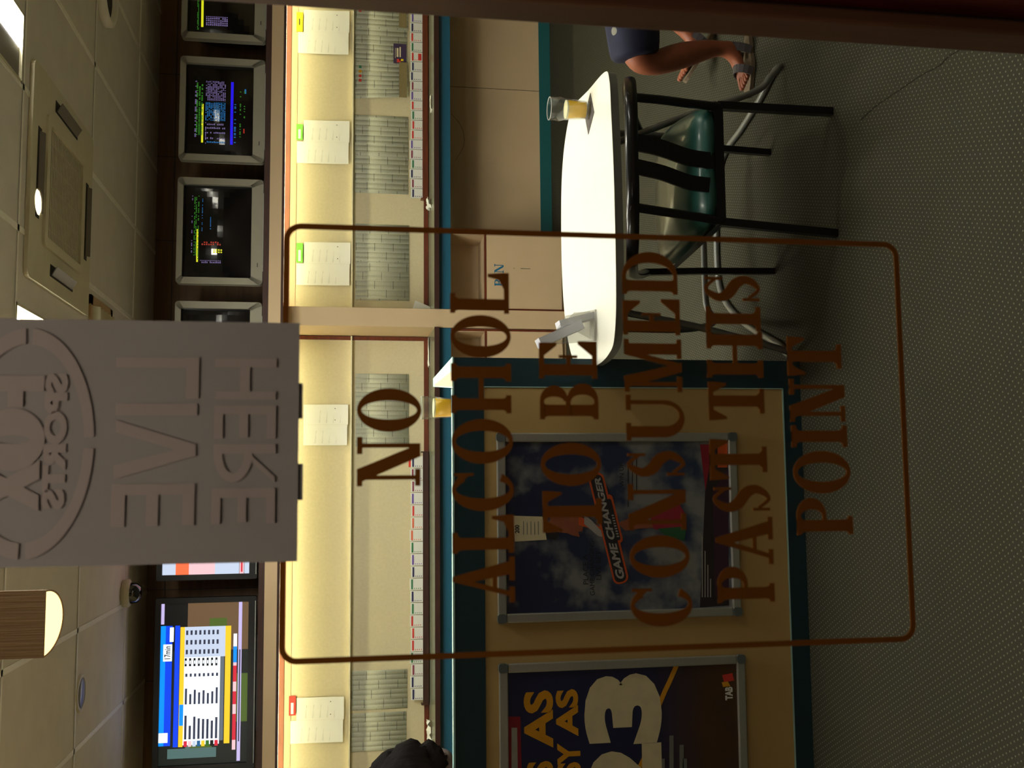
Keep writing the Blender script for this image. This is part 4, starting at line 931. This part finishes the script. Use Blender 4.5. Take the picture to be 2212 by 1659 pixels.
def hand(J, E, wrist, d, side, pre):
    W_ = Vector(J[wrist][0]); d = Vector(d).normalized(); s_ = Vector(side).normalized(); dn_ = Vector((0, 0, -1))
    J[pre+'palm'] = (tuple(W_+d*.055), (.038, .017)); E.append((wrist, pre+'palm'))
    for k in range(4):
        b_ = W_+d*.085+s_*(.03-.02*k); L = (.07, .078, .072, .056)[k]
        chain(J, E, pre+'palm', [(f'{pre}f{k}a', tuple(b_), .0095), (f'{pre}f{k}b', tuple(b_+d*L*.5+dn_*.006), .0088), (f'{pre}f{k}c', tuple(b_+d*L*.95+dn_*.022), .0075)])
    b_ = W_+d*.03+s_*.035; chain(J, E, pre+'palm', [(pre+'th1', tuple(b_+s_*.012), .011), (pre+'th2', tuple(b_+s_*.028+d*.03), .0095), (pre+'th3', tuple(b_+s_*.03+d*.052), .008)])
# seated person at the right, legs and sandals showing past the door jamb
t = thing('person', 'seated person in navy shorts and sandals at the right edge, bare lower legs showing', 'person', (1.95, 3.7, 0))
J, E = {}, []
J['pelvis'] = ((2.14, 3.72, .57), (.15, .12))
chain(J, E, 'pelvis', [('waist', (2.17, 3.72, .72), (.14, .11)), ('chest', (2.16, 3.72, .92), (.16, .12)), ('shl', (2.13, 3.72, 1.04), (.12, .10)), ('neck', (2.10, 3.72, 1.12), .055), ('head0', (2.07, 3.72, 1.18), .07), ('head1', (2.05, 3.72, 1.26), (.085, .098)), ('head2', (2.06, 3.72, 1.33), .075)])
# near leg (toward the camera)
chain(J, E, 'pelvis', [('nh', (2.02, 3.61, .55), .095), ('nt', (1.80, 3.63, .53), .075), ('nk0', (1.645, 3.655, .505), .062), ('nk', (1.592, 3.668, .475), .056), ('nk1', (1.602, 3.68, .41), .052), ('nc', (1.648, 3.70, .30), .056), ('nc2', (1.690, 3.72, .18), .040), ('na', (1.712, 3.73, .09), .033), ('nheel', (1.715, 3.73, .045), .030)])
chain(J, E, 'na', [('nins', (1.665, 3.735, .060), (.034, .028)), ('nball', (1.615, 3.74, .038), (.042, .018))])
toes(J, E, (1.615, 3.74, .036), (-1, .05, 0), (-.1, 1, 0), 'n', 1)
# far leg, heel down and toes lifted
chain(J, E, 'pelvis', [('fh', (2.15, 3.88, .55), .095), ('ft', (2.19, 4.02, .52), .08), ('fk', (2.20, 4.14, .45), .058), ('fc', (2.10, 4.13, .30), .054), ('fc2', (1.99, 4.12, .175), .042), ('fa', (1.915, 4.12, .095), .034), ('fheel', (1.895, 4.115, .045), .03)])
chain(J, E, 'fa', [('fins', (1.85, 4.13, .105), (.034, .026)), ('fball', (1.795, 4.14, .125), (.040, .016))])
toes(J, E, (1.795, 4.14, .128), (-.85, .1, .5), (0, 1, 0), 'f', 1)
for s_, pre in ((-1, 'a'), (1, 'b')):
    chain(J, E, 'shl', [(pre+'s', (2.13, 3.72+s_*.17, 1.02), .05), (pre+'e', (2.20, 3.72+s_*.22, .80), .04), (pre+'w', (2.06, 3.72+s_*.13, .665), .027)])
    hand(J, E, pre+'w', (-1, -.2*s_, -.12), (0, -s_, 0), pre)
skin('body', J, E, 'pelvis', 'skin', t)
SJ, SE = {'p': ((2.14, 3.72, .57), (.165, .145))}, []
chain(SJ, SE, 'p', [('pw', (2.17, 3.72, .70), (.155, .135))])
chain(SJ, SE, 'p', [('a', (2.02, 3.61, .55), .12), ('b', (1.82, 3.63, .525), .115), ('c', (1.68, 3.65, .505), .108), ('c2', (1.63, 3.66, .50), .102), ('c3', (1.602, 3.664, .493), .094)])
chain(SJ, SE, 'p', [('d', (2.15, 3.88, .55), .11), ('e', (2.19, 4.00, .53), .1)])
skin('shorts', SJ, SE, 'p', 'denimp', t)
SJ, SE = {'w': ((2.17, 3.72, .66), (.158, .13))}, []
chain(SJ, SE, 'w', [('c', (2.16, 3.72, .92), (.175, .135)), ('s', (2.13, 3.72, 1.05), (.13, .11))])
chain(SJ, SE, 's', [('l', (2.13, 3.55, 1.02), .065), ('l2', (2.16, 3.52, .90), .055)]); chain(SJ, SE, 's', [('r', (2.13, 3.89, 1.02), .065), ('r2', (2.16, 3.92, .90), .055)])
skin('shirt', SJ, SE, 'w', 'shirt', t)
def blob(name, parts, mt, parent, amp=.006):
    import mathutils
    b = MB()
    for (cx_, cy_, cz_), (rx_, ry_, rz_) in parts:
        i0 = len(b.v); U, V_ = 22, 14
        for j in range(V_+1):
            for i in range(U):
                th, ph = math.pi*j/V_, 2*math.pi*i/U
                d = Vector((math.sin(th)*math.cos(ph), math.sin(th)*math.sin(ph), math.cos(th)))
                k = 1+mathutils.noise.noise(d*5+Vector((cx_, cy_, cz_))*3)*amp/rx_*3
                b.v.append((cx_+rx_*d.x*k, cy_+ry_*d.y*k, cz_+rz_*d.z*k))
        for j in range(V_):
            for i in range(U):
                a_, c_ = i0+j*U, i0+(j+1)*U; b.f.append((a_+i, c_+i, c_+(i+1) % U, a_+(i+1) % U)); b.m.append(0); b.sm.append(True)
    return b.build(name, mt, parent)
blob('hair', [((2.08, 3.72, 1.31), (.10, .095, .09))], 'hair', t)
def sandal(c, d, lab):
    c, d = Vector(c), Vector(d).normalized(); up = Vector((0, 0, 1)); sd = up.cross(d).normalized(); up = d.cross(sd)
    t = thing('sandal', lab, 'sandal', (0, 0, 0), 'pair of sandals')
    o_ = []
    for k in range(24):
        a_ = 2*math.pi*k/24; o_.append((.135*math.cos(a_), (.047 if math.cos(a_) > 0 else .036)*math.sin(a_)))
    MB().prism(o_, .001, .016, 'z').build('sole', 'sole', t)
    for off, wd, hh in ((.045, .050, .056), (-.045, .040, .085)):
        b = MB(); P = [Vector((off-.02*math.sin(a_), wd*math.cos(a_), .012+hh*math.sin(a_))) for a_ in [math.pi*k/10 for k in range(11)]]
        for k in range(10): b.obox(P[k], P[k+1], (0, P[k].y, P[k].z+.001), .032, .004)
        b.build('strap', 'sandal', t)
    t.matrix_world = Matrix.Translation(c) @ Matrix((d, sd, up)).transposed().to_4x4()
    t.rotation_euler = Matrix((d, sd, up)).transposed().to_euler(); t.location = c
sandal((1.645, 3.735, 0.002), (-1, .05, 0), 'grey sandal on the near foot of the seated person')
sandal((1.835, 4.125, .062), (-.86, .10, .48), 'grey sandal on the lifted far foot of the seated person')
# leaning person at the left, behind the partition
t = thing('person', 'dark haired person bending over the counter at the lower left edge of the photo', 'person', (-1.35, 4.5, 0))
J, E = {}, []
J['pelvis'] = ((-1.40, 4.62, .92), (.15, .12))
chain(J, E, 'pelvis', [('waist', (-1.38, 4.55, 1.02), (.14, .11)), ('chest', (-1.33, 4.38, 1.14), (.15, .12)), ('shl', (-1.28, 4.25, 1.22), (.12, .10)), ('neck', (-1.21, 4.12, 1.27), .055), ('head0', (-1.16, 4.05, 1.275), .07), ('head1', (-1.13, 3.99, 1.29), (.085, .1)), ('head2', (-1.12, 3.94, 1.315), .07)])
for s_, pre in ((-1, 'l'), (1, 'r')):
    chain(J, E, 'pelvis', [(pre+'h', (-1.40+s_*.1, 4.63, .84), .09), (pre+'k', (-1.40+s_*.12, 4.58, .48), .06), (pre+'c', (-1.40+s_*.12, 4.62, .32), .055), (pre+'a', (-1.40+s_*.12, 4.66, .09), .038), (pre+'ball', (-1.40+s_*.13, 4.54, .045), (.045, .03)), (pre+'tip', (-1.40+s_*.13, 4.46, .035), (.035, .022))])
    chain(J, E, 'shl', [(pre+'s', (-1.27+s_*.17, 4.25, 1.19), .05), (pre+'e', (-1.27+s_*.2, 4.00, 1.205), .038), (pre+'w', (-1.25+s_*.09, 3.80, 1.2), .026)])
    hand(J, E, pre+'w', (-s_*.3, -1, -.03), (-s_, 0, 0), pre)
skin('body', J, E, 'pelvis', 'skin2', t)
SJ, SE = {'p': ((-1.40, 4.62, .95), (.16, .13))}, []
chain(SJ, SE, 'p', [('w', (-1.38, 4.55, 1.03), (.15, .12)), ('c', (-1.33, 4.38, 1.15), (.165, .13)), ('s', (-1.275, 4.24, 1.225), (.13, .1))])
for s_, pre in ((-1, 'l'), (1, 'r')): chain(SJ, SE, 's', [(pre+'s', (-1.27+s_*.175, 4.25, 1.195), .06), (pre+'e', (-1.27+s_*.2, 4.01, 1.205), .05), (pre+'f', (-1.26+s_*.15, 3.92, 1.2), .043)])
skin('shirt', SJ, SE, 'p', 'shirt', t)
SJ, SE = {'p': ((-1.40, 4.63, .92), (.155, .125))}, []
for s_, pre in ((-1, 'l'), (1, 'r')): chain(SJ, SE, 'p', [(pre+'h', (-1.40+s_*.1, 4.63, .82), .1), (pre+'k', (-1.40+s_*.12, 4.58, .48), .075), (pre+'a', (-1.40+s_*.12, 4.65, .12), .065)])
skin('trousers', SJ, SE, 'p', 'denim', t)
blob('hair', [((-1.115, 4.0, 1.325), (.145, .13, .115)), ((-1.14, 4.09, 1.385), (.12, .12, .10)), ((-1.08, 4.02, 1.255), (.095, .1, .08))], 'hair', t, .01)
# ------------------------------------------------------------------ door glass, lettering and poster on the glass
S('window_1', 'pane', (-.79, .296, YG, YG+.005, .11, 2.29))
LT = [('N', 771, 908, 944, 1050), ('O', 771, 910, 839, 933),
      ('A', 978, 1112, 1203, 1303), ('L', 977, 1110, 1112, 1195), ('C', 976, 1110, 1014, 1104), ('O', 975, 1108, 905, 1002), ('H', 974, 1104, 785, 893), ('O', 973, 1103, 681, 773), ('L', 972, 1099, 589, 677),
      ('T', 1172, 1300, 1060, 1150), ('O', 1168, 1298, 956, 1050), ('B', 1166, 1292, 828, 906), ('E', 1164, 1289, 737, 818),
      ('C', 1362, 1495, 1262, 1353), ('O', 1360, 1489, 1156, 1248), ('N', 1357, 1481, 1045, 1145), ('S', 1353, 1480, 970, 1034), ('U', 1352, 1478, 853, 952), ('M', 1348, 1472, 733, 847), ('E', 1345, 1468, 646, 724), ('D', 1343, 1462, 545, 636),
      ('P', 1549, 1672, 1223, 1301), ('A', 1546, 1669, 1117, 1220), ('S', 1539, 1664, 1043, 1110), ('T', 1533, 1656, 948, 1037), ('T', 1530, 1650, 825, 908), ('H', 1526, 1647, 716, 816), ('I', 1524, 1642, 663, 715), ('S', 1520, 1641, 591, 656),
      ('P', 1720, 1841, 1075, 1155), ('O', 1713, 1836, 974, 1066), ('I', 1709, 1829, 919, 966), ('N', 1705, 1824, 819, 911), ('T', 1700, 1816, 728, 812)]
t = thing('glass_lettering', 'large brown bordered lettering on the door glass, beginning NO ALCOHOL TO BE', 'sign', (.02, YG-.001, 1.25))
rows = {}
for ch_, xa, xb, ya, yb in LT:
    ym = (ya+yb)/2; a = PY(xa, ym, YG); c = PY(xb, ym, YG); l = PY((xa+xb)/2, yb, YG).x; r = PY((xa+xb)/2, ya, YG).x
    z0, z1 = c.z, a.z
    if ch_ in 'OCSU': h_ = z1-z0; z0 += h_*.02; z1 -= h_*(.02 if ch_ != 'U' else 0)
    b = MB(); put_glyph(b, ch_, l, r, z0, z1, YG-.0008, YG-.0001); o = b.build('letter', 'decal', t)
b = MB(); bx0, bx1, bz0, bz1, wd = -.0995, .1515, 1.2475, 1.6325, .0033
b.ringprism(rr(bx0, bx1, bz0, bz1, .010, 8), rr(bx0+wd, bx1-wd, bz0+wd, bz1-wd, .0068, 8), YG-.0008, YG-.0001)
b.build('border', 'decal', t)
# poster stuck on the glass, seen from behind
yp = YG-.0006
pa, pb = PY(645, 1211, YG), PY(645, 699, YG)
t = thing('glass_poster', 'grey poster on the glass seen from its blank side, mirrored LIVE HERE showing through', 'poster', ((pa.x+pb.x)/2, yp, pa.z))
X0, X1, Z0 = pa.x-.0003, pb.x, (pa.z+pb.z)/2
MB().box(X0, X1, YG-.0018, YG-.0011, Z0, Z0+.205).build('sheet', 'sheetback', t)
b = MB(); yt = YG-.0024
def mir(tx, xa, xb, ya, yb, bold=.05):      # ya = right (upper in photo), yb = left
    q0, q1 = PY(xb, yb, YG), PY(xa, ya, YG); put_text(b, tx, q0.x, q1.x, q0.z, q1.z, yt, 0, bold, flip=True)
_nb = [0]
def blk(xa, xb, ya, yb):
    _nb[0] += 1; q0, q1 = PY(xb, yb, YG), PY(xa, ya, YG); b.box(q0.x, q1.x, yt-6e-6*_nb[0], yt+.0003, q0.z, q1.z)
def pol(pts):
    _nb[0] += 1; b.prism([(PY(x_, y_, YG).x, PY(x_, y_, YG).z) for x_, y_ in pts], yt-6e-6*_nb[0], yt+.0003, 'y')
# LIVE mirrored (reads right to left): L top of the photo, E lowest
blk(253, 430, 773, 796); blk(404, 430, 773, 862); blk(252, 427, 872, 898)
pol([(252, 908), (252, 934), (422, 985), (424, 960)]); pol([(424, 960), (424, 985), (248, 1036), (247, 1006)])
blk(247, 422, 1046, 1068); blk(243, 270, 1046, 1138); blk(318, 342, 1046, 1136); blk(396, 420, 1046, 1134)
# HERE
blk(466, 598, 775, 795); blk(466, 596, 846, 864); blk(520, 540, 775, 864)
blk(465, 596, 877, 896); blk(464, 482, 877, 948); blk(518, 536, 877, 946); blk(577, 596, 877, 948)
blk(462, 596, 960, 980); pol([(545, 1000), (545, 985), (594, 1030), (594, 1042)])
for f_ in band(ell(0, 0, 1, 1, 90, 270, 14), ell(0, 0, .55, .5, 90, 270, 14)): pass
q0, q1 = PY(502, 1000, YG), PY(502, 1000, YG); rx = (PY(502, 980, YG).x-PY(502, 1042, YG).x); rz = (PY(462, 1000, YG).z-PY(546, 1000, YG).z)/2
cxx, czz = PY(502, 980, YG).x, PY(504, 1000, YG).z
for f_ in band(ell(cxx, czz, rx, rz, 90, 270, 16), ell(cxx, czz, rx*.68, rz*.55, 90, 270, 16)): b.prism(f_, yt, yt+.0003, 'y')
blk(460, 594, 1055, 1074); blk(458, 476, 1055, 1132); blk(514, 532, 1055, 1128); blk(576, 594, 1055, 1130)
b.build('mirrored_lettering', 'sheetprint', t)
b = MB()   # oval emblem
ce = PY(58, 957, YG); ax_ = (PY(58, 708, YG).x-PY(58, 1206, YG).x)/2; az_ = ce.z-PY(205, 957, YG).z
for a0_, a1_ in ((3, 87), (93, 177), (183, 267), (273, 357)):
    for f_ in band(ell(ce.x, ce.z, ax_, az_, a0_, a1_, 16), ell(ce.x, ce.z, ax_-.0088, az_-.0052, a0_, a1_, 16)): b.prism(f_, yt, yt+.0003, 'y')
# mirrored FOX: F at the right
blk(-40, 98, 812, 846); blk(20, 52, 846, 880); blk(-40, -10, 846, 885)
for f_ in band(ell(PY(30, 950, YG).x, PY(30, 950, YG).z, .0170, .0165, 0, 360, 28), ell(PY(30, 950, YG).x, PY(30, 950, YG).z, .0025, .0088, 0, 360, 28)): b.prism(f_, yt, yt+.0003, 'y')
pol([(88, 995), (88, 1035), (-38, 1100), (-38, 1062)]); pol([(-38, 1005), (-38, 1042), (86, 1104), (86, 1070)])
mir('SPORTS', 101, 141, 808, 1100, .06)
b.build('emblem', 'sheetprint', t)
for k, (a_, c_) in enumerate(((828, 905), (1002, 1080))):
    q0, q1 = PY(654, c_, YG), PY(641, a_, YG); MB().box(q0.x, q1.x, YG-.0010, YG-.00085, q0.z, q1.z).build('tape', 'sheetback', t)
# ------------------------------------------------------------------ door frame and lobby on the photographer's side
t0 = MB(); t0.box(.2905, .3005, YG-.012, YG+.018, 0, 2.4); struct(t0.build('trim_7', 'bead', bevel=.002))
t0 = MB(); t0.box(.3005, .3035, YG-.006, YG+.02, 0, 2.4); struct(t0.build('trim_8', 'dark'))
t0 = MB(); t0.box(.3035, .42, YG-.03, YG+.045, 0, 2.4); t0.box(-.9, -.78, YG-.03, YG+.045, 0, 2.4); t0.box(-.78, .3035, YG-.03, YG+.045, 2.28, 2.4); t0.box(-.78, .3035, YG-.03, YG+.045, 0, .12)
struct(t0.build('door_1', 'mahog', bevel=.004))
S('wall_front', 'lobby', (.42, 5.2, YG, YG+.06, -.05, ZC+.1), (-3.2, -.9, YG, YG+.06, -.05, ZC+.1), (-.9, .42, YG, YG+.06, 2.4, ZC+.1))
S('floor_lobby', 'lobby', (-3.2, 3.2, -3.6, YG+.06, -.05, 0))
S('ceiling_lobby', 'lobby', (-3.2, 3.2, -3.6, YG, 2.6, 2.65))
S('wall_lobby', 'lobby', (-3.2, 3.2, -3.7, -3.6, 0, 2.65), (-3.3, -3.2, -3.6, YG, 0, 2.65), (3.2, 3.3, -3.6, YG, 0, 2.65))
v = ray(86, 436); v = v/v.y; z_l = 2.59; tt = (z_l-1.6)/v.z; lx, ly = v.x*tt, 2*YG-tt
t = thing('lobby_downlight', 'small warm downlight in the lobby ceiling mirrored in the door glass', 'ceiling light', (lx, ly, 2.6))
MB().lathe([(0, -.002), (.042, -.002)], (lx, ly, 2.6), 24).build('lens', 'lobbyl', t)
MB().lathe([(.042, -.0005), (.044, -.006), (.055, -.005), (.058, -.0005)], (lx, ly, 2.6), 24).build('rim', 'plastic', t)
t = thing('lobby_fill_light', 'unseen square fill light added to the lobby ceiling above the photographer', 'ceiling light', (-.1, .08, 2.6))  # added fill, out of view, brightens the door lettering and glass poster
MB().box(-.4, .2, -.22, .38, 2.592, 2.6).build('diffuser', 'lobby_fill', t)
b = MB()
for q in ((-.42, -.4, -.24, .40), (.2, .22, -.24, .40), (-.42, .22, -.24, -.22), (-.42, .22, .38, .40)): b.box(*q, 2.588, 2.6)
b.build('frame', 'plastic', t)
pts = [PY(x_, y_, 7.61) for x_, y_ in ((975, 246), (990, 262), (1000, 282), (1003, 305), (997, 325), (984, 346))]
tag(MB().tube(catmull([(p_.x, 7.6125, p_.z) for p_ in pts], 4), .0011, 6).build('loose_wire', 'tvblack'), 'thin dark wire curling on the cream panel below the counter', 'wire')
# carpet seam
b = MB(); P = [PZ(x_, y_, 0) for x_, y_ in ((2085, 100), (2050, 120), (2030, 140), (1995, 158), (1965, 178), (1925, 205), (1890, 230), (1860, 258))]
b.tube(catmull([(p_.x, p_.y, .0005) for p_ in P], 4), [.0035]*29, 8); o = b.build('trim_9', 'carpet'); struct(o)
